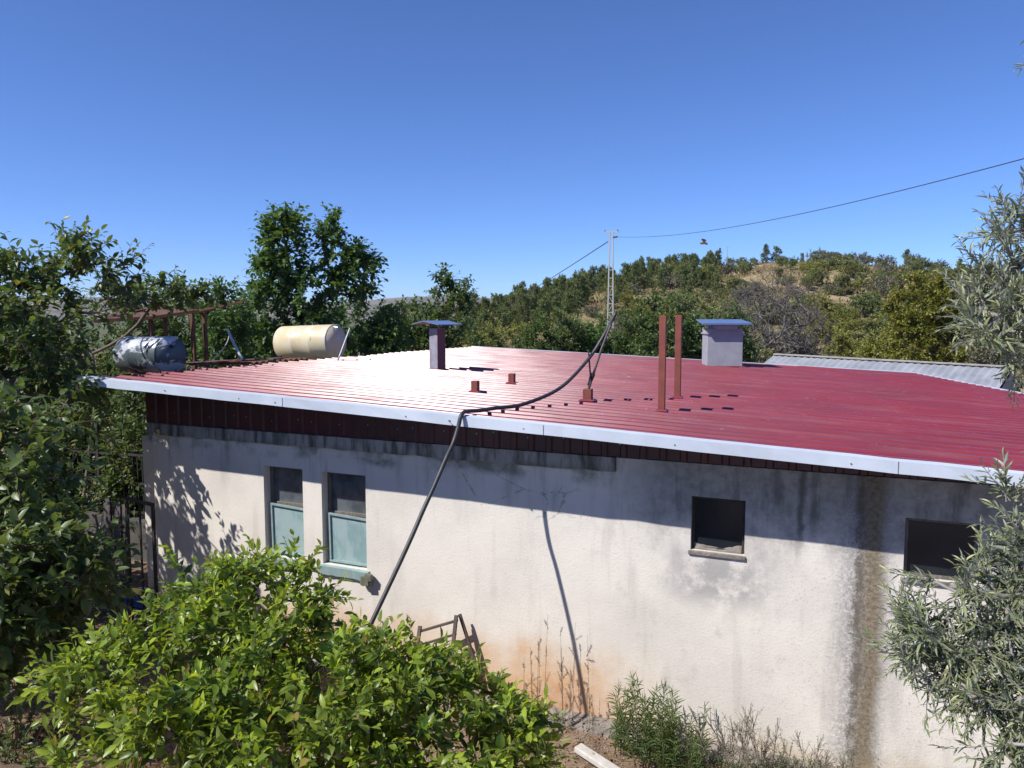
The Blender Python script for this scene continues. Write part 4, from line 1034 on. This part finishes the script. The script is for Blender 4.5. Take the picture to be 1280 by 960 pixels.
# vine trained along the rusty pergola
plant('climbing_vine', 'leafy vine scrambling over the rusty pergola rails behind the silver drum', 'vine', (-12.4, 9.4, gz(-12.4, 9.4)), [(tb(200, 366, 14.2), (.45, .4, .18), 16), (tb(238, 366, 14.6), (.34, .3, .18), 14), (tb(175, 380, 14), (.3, .3, .2), 10), (tb(150, 360, 14), (.25, .3, .3), 8)], M['broad_leaf'], M['bark'],
      twig=.006, rbase=.03, trunk_top=(-12.2, 9.6, 3.6), shoots=3, slen=.34, m=8, LL=.13, ratio=.6, seed=25, droop=.4, stems=True)
# olive tree reaching in from the right
ob = lambda x, y, d: at(x, y, d)
OB = [(ob(1290, 350, 2.85), (.20, .2, .18), 34), (ob(1245, 400, 2.8), (.12, .14, .085), 22), (ob(1285, 430, 2.75), (.18, .16, .07), 20), (ob(1232, 350, 2.9), (.06, .1, .05), 7), (ob(1272, 285, 2.9), (.06, .08, .06), 7),
      (ob(1215, 415, 2.8), (.05, .06, .04), 5), (ob(1302, 68, 2.8), (.05, .05, .04), 3), (ob(1260, 640, 2.7), (.13, .12, .055), 15), (ob(1275, 690, 2.65), (.12, .12, .05), 12), (ob(1215, 722, 2.6), (.22, .14, .050), 26), (ob(1130, 735, 2.6), (.07, .08, .035), 7),
      (ob(1150, 795, 2.6), (.11, .12, .045), 15), (ob(1215, 800, 2.55), (.2, .16, .07), 30), (ob(1165, 830, 2.5), (.10, .12, .04), 11), (ob(1240, 850, 2.5), (.22, .14, .055), 30), (ob(1215, 885, 2.45), (.12, .10, .035), 12), (ob(1290, 780, 2.6), (.16, .16, .14), 24),
      (ob(1310, 900, 2.4), (.16, .14, .12), 22), (ob(1255, 950, 2.4), (.13, .12, .035), 15), (ob(1200, 955, 2.4), (.05, .08, .02), 4),
      (ob(1400, 420, 2.9), (.3, .3, .3), 36), (ob(1420, 700, 2.7), (.3, .3, .3), 36)]
OLIVE_EDGE = np.array([(-200, 1275), (40, 1275), (100, 1290), (140, 1400), (240, 1400), (255, 1255), (300, 1240), (340, 1215), (360, 1205), (400, 1200), (440, 1230), (470, 1260), (495, 1300), (520, 1420), (585, 1420), (600, 1265), (620, 1245), (650, 1255), (680, 1268), (700, 1190), (740, 1135), (780, 1112), (800, 1105), (830, 1115), (860, 1155), (885, 1195), (905, 1245), (925, 1262), (945, 1215), (1100, 1200)], float)
def olive_shape(T):
    x, y = look(T); return x > np.interp(y, OLIVE_EDGE[:, 0], OLIVE_EDGE[:, 1])+10
ox, oy = 2.55, 2.55
plant('olive_tree', 'silvery olive tree reaching in from the right edge in front of the house', 'tree', (ox, oy, gz(ox, oy)), OB, M['olive_leaf'], M['pale_bark'],
      twig=.0028, rbase=.10, trunk_top=(1.95, 2.4, 3.0), shoots=3, slen=.15, m=17, LL=.046, ratio=.20, keep=olive_shape, seed=33, inner=.3, upb=.25, droop=.10, spread=.72, stems=True, seg=.16, jit=.5, low=-1, rand=.6)

# ------------------------------------------------------------------ trees behind the house
def mid_tree(name, label, x, d, top, wpx, leaf, seed, nt_=90, LL=.14, cols=None, h0=.35, bark='bark', shoots=3, m=7, slen=.45, ratio=.6, inner=.45, near=False, droop=.35, group=None, extra=(), cat='tree', upb=.4, base_y=None):
    """broad tree: centre direction x, distance d, top row and width as angles"""
    c = at(x, 396, d); zt = at(x, top, d)[2]; R = wpx*d/963/2; g = gz(c[0], c[1]); H = zt-g
    r = np.random.default_rng(seed); B = []; nt_ = int(nt_*2.2); shoots += 1; m += 1
    lo = g+H*h0
    for i in range(6):
        a = r.uniform(0, 6.28); q = r.uniform(.15, .62)
        zz = lo+(zt-lo)*r.uniform(.15, .75); k = 1-.45*(zz-lo)/(zt-lo)
        B.append(((c[0]+math.cos(a)*R*q*k, c[1]+math.sin(a)*R*q*k, zz), (R*.52*k+.1, R*.52*k+.1, (zt-lo)*.24), int(nt_/7)))
    B.append(((c[0], c[1], lo+(zt-lo)*.55), (R*.55, R*.55, (zt-lo)*.42), int(nt_/4)))
    for ex in extra:
        p = at(ex[0], ex[1], d+ (ex[4] if len(ex) > 4 else 0)); B.append((p, (ex[2]*d/963, ex[2]*d/963, ex[3]*d/963), max(4, int(nt_*ex[2]*ex[3]/(wpx*(450-top)*.22)))))
    return plant(name, label, cat, (c[0], c[1], g), B, leaf, M[bark], twig=.008, rbase=.11, trunk_top=(c[0], c[1], lo*.6+g*.4+.1), shoots=shoots, slen=slen, m=m, LL=LL, ratio=ratio, near=near,
                 seed=seed, inner=inner, droop=droop, upb=upb, seg=.55, n=4, group=group)
mid_tree('fig_tree', 'tall green fig tree with twin upright leaders behind the yellow tank', 380, 21, 320, 175, M['fig_leaf'], 41, 120, .19, h0=.25, extra=((358, 310, 22, 46), (418, 318, 13, 50), (445, 350, 28, 36), (345, 345, 22, 40), (352, 288, 10, 20), (415, 285, 7, 18)), near=True)
mid_tree('leafy_shrub', 'bushy green shrub behind the rusty frame, left of the fig tree', 285, 19.5, 345, 96, M['fig_leaf'], 42, 90, .15, h0=.15, cat='shrub')
mid_tree('leafy_shrub', 'lighter green shrub behind the silver drum at far left', 185, 21, 356, 120, M['walnut_leaf'], 43, 90, .15, h0=.12, cat='shrub')
mid_tree('leafy_shrub', 'dark rounded shrub filling the gap right of the yellow tank', 468, 21.5, 376, 120, M['fig_leaf'], 44, 110, .16, h0=.12, cat='shrub')
mid_tree('walnut_tree', 'thin-topped walnut tree with bare twigs rising behind the thin vent', 545, 25, 362, 125, M['walnut_leaf'], 45, 110, .16, h0=.15, extra=((552, 358, 12, 18), (575, 372, 18, 18)), near=True)
mid_tree('leafy_shrub', 'low dull green shrub just right of the thin vent', 612, 30, 402, 80, M['shrub_leaf'], 46, 90, .16, h0=.1, cat='shrub')
mid_tree('walnut_tree', 'dark walnut tree left of the utility pole behind the roof', 690, 29, 378, 120, M['walnut_leaf'], 47, 130, .17, h0=.12)
mid_tree('walnut_tree', 'dense dark tree directly below the utility pole', 752, 30, 392, 90, M['fig_leaf'], 48, 120, .17, h0=.1)
mid_tree('walnut_tree', 'broad walnut tree behind the two tall red posts', 830, 28, 362, 125, M['walnut_leaf'], 49, 150, .18, h0=.12)
mid_tree('walnut_tree', 'dull green tree half hidden by the wide pale chimney', 905, 29, 372, 100, M['walnut_leaf'], 50, 120, .17, h0=.12)
mid_tree('leafy_shrub', 'low bright shrub between the dark trees behind the roof', 648, 27, 418, 60, M['fig_leaf'], 51, 70, .15, h0=.08, cat='shrub')
mid_tree('poplar_tree', 'yellowing tree standing behind the grey shed roof near the olive', 1160, 40, 352, 110, M['yellow_leaf'], 52, 170, .20, h0=.08, extra=((1150, 390, 34, 40), (1195, 380, 26, 40)))
mid_tree('leafy_shrub', 'yellow-green shrub left of the yellowing tree', 1095, 42, 412, 70, M['lime_leaf'], 53, 90, .18, h0=.05, cat='shrub')
mid_tree('leafy_shrub', 'grey-green bush behind the left end of the grey shed roof', 1000, 37, 418, 70, M['grey_leaf'], 54, 90, .14, h0=.05, cat='shrub')
mid_tree('leafy_shrub', 'lime green bush behind the middle of the grey shed roof', 1052, 45, 408, 56, M['lime_leaf'], 55, 90, .18, h0=.05, cat='shrub')
mid_tree('leafy_shrub', 'pale bush at the right end of the grey shed roof under the olive', 1245, 36, 405, 80, M['grey_leaf'], 56, 90, .15, h0=.05, cat='shrub')
mid_tree('leafy_shrub', 'broad dark shrub closing the view between the fig tree and the thin vent', 440, 25, 362, 150, M['fig_leaf'], 61, 120, .16, h0=.06, cat='shrub')
mid_tree('leafy_shrub', 'round mid-green shrub directly behind the thin vent', 505, 27, 362, 125, M['walnut_leaf'], 62, 110, .16, h0=.06, cat='shrub')
mid_tree('leafy_shrub', 'loose green shrub between the thin vent and the low dull shrub', 588, 29, 388, 100, M['walnut_leaf'], 63, 100, .16, h0=.06, cat='shrub')
mid_tree('leafy_shrub', 'dark shrub seen under the rusty pergola rails', 235, 24, 350, 120, M['fig_leaf'], 64, 110, .15, h0=.06, cat='shrub')
mid_tree('leafy_shrub', 'dull green shrub behind the big leafy tree and the pergola sheet', 125, 24, 372, 150, M['walnut_leaf'], 65, 120, .16, h0=.06, cat='shrub')
mid_tree('leafy_shrub', 'tall dark shrub behind the big leafy tree at the left edge', 30, 25, 372, 170, M['fig_leaf'], 66, 130, .18, h0=.06, cat='shrub')
mid_tree('leafy_shrub', 'green shrub below the fig tree, left of the yellow tank', 312, 23, 362, 110, M['fig_leaf'], 67, 110, .16, h0=.06, cat='shrub')
mid_tree('walnut_tree', 'dark green tree between the utility pole and the two tall red posts', 788, 32, 388, 80, M['walnut_leaf'], 68, 120, .17, h0=.06)
mid_tree('leafy_shrub', 'dark bush right behind the second tall red post', 868, 31, 392, 76, M['fig_leaf'], 69, 110, .17, h0=.06, cat='shrub')
# bare grey tree
c = at(965, 396, 35); g = gz(c[0], c[1])
BB = [((c[0], c[1], g+4.6), (2.2, 2.0, 1.7), 330), ((c[0]-1.3, c[1], g+3.4), (1.2, 1.2, 1.2), 120), ((c[0]+1.3, c[1]+.3, g+3.7), (1.2, 1.2, 1.2), 120), ((c[0]-.3, c[1], g+5.6), (1.2, 1.2, .8), 90)]
plant('bare_tree', 'leafless grey tree with a haze of fine twigs right of the wide chimney', 'tree', (c[0], c[1], g), BB, None, M['bare_twigs'], twig=.011, rbase=.16, trunk_top=(c[0]+.1, c[1], g+1.7), shoots=4, slen=.5, stems=True, seed=60, inner=.2, upb=.35, n=4, seg=.5)
# sunlit greenery seen through the gap beside the house corner
for i, (x, d, top, wp, lab) in enumerate(((150, 15.5, 520, 90, 'sunlit green shrub seen between the railing and the house corner'), (70, 16.5, 500, 110, 'shaded green shrub behind the railing at far left'))):
    mid_tree('leafy_shrub', lab, x, d, top, wp, M['walnut_leaf'], 70+i, 80, .12, h0=.1, cat='shrub')

# ------------------------------------------------------------------ trees and shrubs on the hill
protos = {}
def proto(kind, k):
    r = np.random.default_rng(900+k); loc = np.array([0., 0., 0.])
    if kind == 'pine':
        H = 5.0; B = []
        for i in range(9):
            f = .10+.88*i/8; R = (1.45 if k % 2 else 1.8)*(1-.72*max(0, f-.25))*r.uniform(.7, 1.1); a = r.uniform(0, 6.28); q = R*.35
            B.append(((math.cos(a)*q, math.sin(a)*q, H*f*.95), (R*.75, R*.75, H*.12), 16))
        return plant('pine_tree', 'x', 'tree', loc, B, M['pine_leaf'], M['bark'], twig=.02, rbase=.12, trunk_top=(0, 0, H*.75), shoots=3, slen=.45, m=5, LL=.42, ratio=.42, near=False, seed=900+k, inner=.3, upb=.6, droop=-.1, seg=.8, n=3, spread=.8)
    if kind == 'oak':
        B = [((0, 0, 2.0), (1.5, 1.5, 1.2), 40)]+[((r.uniform(-1, 1), r.uniform(-1, 1), r.uniform(1.4, 2.9)), (.9, .9, .7), 20) for _ in range(5)]
        return plant('oak_tree', 'x', 'tree', loc, B, M['shrub_leaf'] if k % 3 else M['pine_leaf'], M['bark'], twig=.02, rbase=.12, trunk_top=(0, 0, .9), shoots=3, slen=.4, m=5, LL=.32, ratio=.55, near=False, seed=900+k, inner=.5, seg=.8, n=3)
    B = [((0, 0, .8), (1.1, 1.1, .8), 30)]+[((r.uniform(-.8, .8), r.uniform(-.8, .8), r.uniform(.5, 1.2)), (.6, .6, .5), 10) for _ in range(4)]
    mt = [M['shrub_leaf'], M['lime_leaf'], M['grey_leaf'], M['shrub_leaf'], M['yellow_leaf']][k % 5]
    return plant('shrub', 'x', 'shrub', loc, B, mt, M['bark'], twig=.015, rbase=.05, trunk_top=(0, 0, .3), shoots=3, slen=.3, m=5, LL=.24, ratio=.55, near=False, seed=900+k, inner=.5, seg=.8, n=3, trunk='stem')
PR = {'pine': [proto('pine', k) for k in range(4)], 'oak': [proto('oak', k) for k in range(3)], 'shrub': [proto('shrub', k) for k in range(5)]}
used = set()
LABEL = {'pine': ('dark green pine in the dense belt along the left flank of the hill', 'pines on the flank of the hill'),
         'crest': ('dark pine or juniper standing out on the crest of the hill', 'trees on the crest of the hill'),
         'oak': ('rounded dark green scrub oak on the dry slope of the hill', 'scrub oaks on the hill slope'),
         0: ('dull green low shrub dotted over the dry slope of the hill', 'dull green shrubs on the hill'),
         1: ('yellow-green low shrub dotted over the dry slope of the hill', 'lime shrubs on the hill'),
         2: ('greyish low shrub dotted over the dry slope of the hill', 'grey shrubs on the hill'),
         3: ('dull green low shrub dotted over the dry slope of the hill', 'dull green shrubs on the hill'),
         4: ('yellowing low shrub dotted over the dry slope of the hill', 'yellowing shrubs on the hill')}
def place(kind, k, x, R, s, lab, rr):
    src = PR[kind][k]; A = px_ang(x); p = hill_at(A, R); p[2] -= .15
    o = src if src.name not in used else copy_tree(src)
    used.add(src.name); used.add(o.name)
    o.location = tuple(p); o.rotation_euler = (0, 0, rr.uniform(0, 6.28)); o.scale = (s*rr.uniform(.85, 1.15), s*rr.uniform(.85, 1.15), s*rr.uniform(.85, 1.2))
    o['label'], o['group'] = LABEL[lab]
rr = np.random.default_rng(77)
n = 0
while n < 255:                                       # pine belt: left flank and below the crest
    x = rr.uniform(555, 900); f = rr.uniform(.30, 1.0)**.7
    d1 = float(ridge_d(px_ang(x))); R = 58+(d1-58)*f
    if x > 720 and f < .78 and rr.uniform() < .7: continue
    if x < 640 and f < .35: continue
    place('pine', int(rr.integers(0, 4)), x, R, rr.uniform(.45, .88)*(.85 if x < 640 else 1), 'pine', rr); n += 1
for x, s in ((795, .95), (822, .9), (843, 1.15), (868, .8), (888, .75), (912, .8), (955, .9), (968, .9), (1015, .6), (1040, 1.0), (1056, .9), (1083, .8), (1130, .85), (1150, 1.1), (1166, .9), (1196, .7), (1225, 1.15), (1240, 1.1), (940, .6), (1000, .55), (1105, .5)):
    k_ = 'oak' if rr.uniform() < .8 and x > 890 else 'pine'
    place(k_, int(rr.integers(0, 3)), x, float(ridge_d(px_ang(x)))*rr.uniform(.95, 1.0), s*.82, 'crest', rr)
n = 0
while n < 120:
    x = rr.uniform(740, 1330); f = rr.uniform(.08, .97); d1 = float(ridge_d(px_ang(x)))
    place('oak', int(rr.integers(0, 3)), x, 58+(d1-58)*f, rr.uniform(.4, .95), 'oak', rr); n += 1
n = 0
while n < 215:
    x = rr.uniform(570, 1330); f = rr.uniform(.02, .98); d1 = float(ridge_d(px_ang(x))); k = int(rr.integers(0, 5))
    place('shrub', k, x, 58+(d1-58)*f, rr.uniform(.6, 1.8), k, rr); n += 1
# dry grass and low scrub covering the hill between the shrubs
def hill_cover(name, mat, n, lo, hi, rat, sd):
    r = np.random.default_rng(sd); x = r.uniform(px_ang(560), px_ang(1360), n); f = r.uniform(.02, 1.0, n); d1 = ridge_d(x); Rr = 58+(d1-58)*f
    X, Y = Rr*np.sin(x), Rr*np.cos(x); k = vnoise(X, Y, 5.0, sd)+.35*vnoise(X, Y, 1.7, sd+1) > .62; X, Y, Rr, x = X[k], Y[k], Rr[k], x[k]; n = len(X)
    P_ = np.stack([X, Y, hill_z(X, Y, Rr, x)-.05], 1); D = nrm(np.stack([r.normal(0, .7, n), r.normal(0, .7, n), np.ones(n)], 1)); L = r.uniform(lo, hi, n)
    LV, LT = leaf_arrays(P_, D, nrm(r.normal(0, 1, (n, 3))), L, L*rat, TF)
    tag(link(name, np_mesh(name, LV, LT, np.repeat(r.uniform(.1, .95, n), 4)), mat), kind='stuff')
hill_cover('hill_grass', M['dry_leaf'], 34000, .25, .7, .45, 301)
hill_cover('hill_scrub', M['shrub_leaf'], 9000, .25, .7, .6, 305)
# pale rocks near the crest
rk = np.random.default_rng(8)
for i, (x, f, s) in enumerate(((928, .95, 1.2), (936, .93, .8), (918, .94, .7), (1048, .97, .9), (1060, .55, .6))):
    d1 = float(ridge_d(px_ang(x))); p = hill_at(px_ang(x), 58+(d1-58)*f); V = []
    ico = nrm(rk.normal(0, 1, (26, 3)))
    import bmesh
    bm = bmesh.new(); [bm.verts.new(tuple(v*s*np.array([1.5, 1, .8])*rk.uniform(.75, 1.1))) for v in ico]
    bmesh.ops.convex_hull(bm, input=bm.verts); me = bpy.data.meshes.new('rock'); bm.to_mesh(me); bm.free()
    tag(link('rock', me, M['rock'], None, p), ['large pale rock near the hill crest below the antenna', 'middle pale rock of the cluster near the antenna', 'small pale rock left of the cluster near the antenna', 'pale rock on the crest between two round trees', 'pale rock on the open slope of the hill'][i], 'rock')

# ------------------------------------------------------------------ weeds and litter at the foot of the wall
def weed(name, label, x, y, H, nst, leaf, seed, LL=.07, m=26, ratio=.16, spread=.12, lean=.25, cat='weed', stemmat='green_twig', near=True, droop=.35, r=.004, branch=0, bl=.6):
    rr = np.random.default_rng(seed); base = np.array([x, y, gz(x, y)]); root = thing(name, label, cat, base)
    O = base+np.concatenate([rr.uniform(-spread, spread, (nst, 2)), np.zeros((nst, 1))], 1); D = nrm(np.concatenate([rr.normal(0, lean, (nst, 2)), np.ones((nst, 1))], 1)); ln = H*rr.uniform(.55, 1.0, nst)
    if branch:
        O2 = np.repeat(O, branch, 0); D2 = np.repeat(D, branch, 0); l2 = np.repeat(ln, branch); t = rr.uniform(.3, .95, len(O2))
        O2 = O2+D2*(l2*t)[:, None]; D2 = nrm(D2+rr.normal(0, .35, D2.shape)); O = np.concatenate([O, O2]); D = np.concatenate([D, D2]); ln = np.concatenate([ln, l2*(1.05-t)*bl+.05])
    V, T = frustums(O-D*.03, O+D*ln[:, None]*.98, np.full(len(O), r), np.full(len(O), r*.4), 4)
    link('stem', np_mesh('stem', V-base, T), M[stemmat], root)
    if leaf is not None:
        mm = m
        a = shoot_leaves(O, D, ln, mm, LL, ratio, rr, .85, droop, .3, base=.12)
        LV, LT = leaf_arrays(*a[:5], TN if near else TF); link('leaves', np_mesh('leaves', LV-base, LT, np.repeat(a[5], len((TN if near else TF)[0]))), leaf, root)
    return root
def foot(x, y, Y): p = atY(x, y, Y); return p[0], Y
X_, Y_ = foot(815, 930, 7.0)
weed('horseweed', 'tall feathery green weed growing against the middle of the wall', X_, Y_, 1.0, 22, M['weed_leaf'], 81, .13, 54, .11, .20, .12)
X_, Y_ = foot(850, 940, 6.95)
weed('horseweed', 'shorter green weed leaning right beside the tall feathery weed', X_, Y_, .72, 14, M['weed_leaf'], 82, .12, 40, .11, .18, .25)
X_, Y_ = foot(775, 935, 7.05); weed('horseweed', 'narrow green weed left of the tall feathery weed', X_, Y_, .85, 8, M['weed_leaf'], 83, .12, 46, .11, .10, .10)
for i, (px, py, Y, H, ns, lab) in enumerate(((672, 895, 7.2, .98, 5, 'tall dry seed stalks against the orange-stained wall'), (705, 905, 7.25, .88, 4, 'dry seed stalks just left of the pipe shadow'), (742, 905, 7.2, .5, 3, 'short dry stalks just right of the pipe shadow'), (655, 900, 7.1, .6, 3, 'thin dry stalks at the edge of the lemon tree'))):
    X_, Y_ = foot(px, py, Y); weed('dry_stalks', lab, X_, Y_, H*1.3, ns, M['dry_leaf'], 90+i, .022, 30, .2, .10, .035, stemmat='dry_stalk', near=False, r=.0028, branch=3, bl=.16)
for i, (px, py, Y, H, ns, lab) in enumerate(((935, 945, 7.0, .85, 7, 'airy dry branching weed against the wall below the small window'), (905, 950, 7.05, .55, 4, 'small wispy dry weed beside the feathery green weed'), (1030, 950, 7.1, .5, 8, 'dry twiggy weed left of the brown water stain'), (965, 950, 7.1, .62, 5, 'spindly dry weed right of the airy branching weed'))):
    X_, Y_ = foot(px, py, Y); weed('dry_weed', lab, X_, Y_, H*1.2, ns, M['grey_leaf'], 110+i, .022, 10, .3, .14, .22, stemmat='dry_stalk', near=False, r=.003, branch=9)
for i, (px, Y, H, ns, lab) in enumerate(((985, 7.0, .42, 16, 'low bushy grey-green weed left of the brown water stain'), (1045, 7.1, .36, 14, 'low bushy weed at the foot of the brown water stain'), (925, 6.9, .30, 12, 'low green weed right of the tall feathery weed'), (880, 6.85, .34, 12, 'ragged green weed between the feathery weed and the dry twigs'))):
    X_, Y_ = foot(px, 955, Y); weed('bushy_weed', lab, X_, Y_, H, ns, M['weed_leaf'] if i > 1 else M['grey_weed'], 170+i, .05, 22, .22, .20, .40)
# low green cover along the wall foot (stuff) and litter
rr = np.random.default_rng(5)
n = 2600; x = rr.uniform(-3.6, 2.0, n*3); y = rr.uniform(6.1, 7.35, n*3); dens = vnoise(x, y, .55, 21)*.7+sstep(-2.0, -.4, x)*.5
k = rr.uniform(0, 1, n*3) < np.clip(dens-.35, 0, 1); x, y = x[k], y[k]
hgt = (.05+.20*vnoise(x, y, .4, 23))*rr.uniform(.4, 1.2, len(x))*(.5+.9*sstep(-1.6, -.6, x))
O = np.stack([x, y, ground_z(x, y)-.01], 1); D = nrm(np.stack([rr.normal(0, .45, len(x)), rr.normal(0, .45, len(x)), np.ones(len(x))], 1))
a = shoot_leaves(O, D, hgt+.04, 7, .034, .36, rr, .9, .1, .4)
LV, LT = leaf_arrays(*a[:5], TF); tag(link('ground_cover', np_mesh('ground_cover', LV, LT, np.repeat(a[5], 4)), M['weed_leaf']), kind='stuff')
n = 15000; x = rr.uniform(-10.5, 2.5, n); y = rr.uniform(3.6, 7.45, n)
P_ = np.stack([x, y, ground_z(x, y)+rr.uniform(.003, .03, n)], 1); D = nrm(np.stack([rr.normal(0, 1, n), rr.normal(0, 1, n), rr.normal(0, .25, n)], 1)); N = nrm(np.array([0, 0, 1.])+rr.normal(0, .35, (n, 3)))
L = rr.uniform(.02, .075, n)
LV, LT = leaf_arrays(P_, D, N, L, L*rr.uniform(.2, .5, n), TF); tag(link('leaf_litter', np_mesh('leaf_litter', LV, LT, np.repeat(rr.uniform(0, .95, n), 4)), M['dry_leaf']), kind='stuff')
n = 7000; x = rr.uniform(-10.5, -4.8, n); y = rr.uniform(3.8, 8.0, n); k = vnoise(x, y, .7, 31) > .52; x, y = x[k], y[k]
O = np.stack([x, y, ground_z(x, y)-.01], 1); D = nrm(np.stack([rr.normal(0, .6, len(x)), rr.normal(0, .6, len(x)), np.ones(len(x))], 1))
L = rr.uniform(.06, .22, len(x))
LV, LT = leaf_arrays(O, D, nrm(rr.normal(0, 1, (len(x), 3))), L, L*.045, TF); tag(link('dry_grass', np_mesh('dry_grass', LV, LT, np.repeat(rr.uniform(0.2, .95, len(x)), 4)), M['dry_leaf']), kind='stuff')
for i, (px, py, d, H, lab) in enumerate(((15, 880, 6.6, .38, 'small dark leafy weed on the shaded soil at far left'), (40, 905, 6.4, .22, 'low leafy weed on the soil left of the lemon tree'), (30, 760, 7.6, .7, 'dark leafy sapling in the deep shade at far left'))):
    p = at(px, py, d); weed('leafy_weed', lab, p[0], p[1], H, 8, M['broad_leaf'], 140+i, .08, 9, .4, .12, .35)
rr = np.random.default_rng(15)
n = 2600; x = rr.uniform(-4.4, 2.0, n); y = 7.42-np.abs(rr.normal(0, .32, n)); V = []; T = []
TT = np.array([(0,2,4),(2,1,4),(1,3,4),(3,0,4),(2,0,5),(1,2,5),(3,1,5),(0,3,5)]); O8 = np.array([(1,0,0),(-1,0,0),(0,1,0),(0,-1,0),(0,0,.7),(0,0,-.7)])
S_ = rr.uniform(.004, .02, n)
V = (np.stack([x, y, ground_z(x, y)+.004+.05*sstep(7.2, 7.42, y)], 1)[:, None]+O8[None]*S_[:, None, None]*rr.uniform(.6, 1.2, (n, 6, 1))).reshape(-1, 3); T = (TT[None]+(np.arange(n)*6)[:, None, None]).reshape(-1, 3)
tag(link('gravel', np_mesh('gravel', V, T), M['gravel']), kind='stuff')
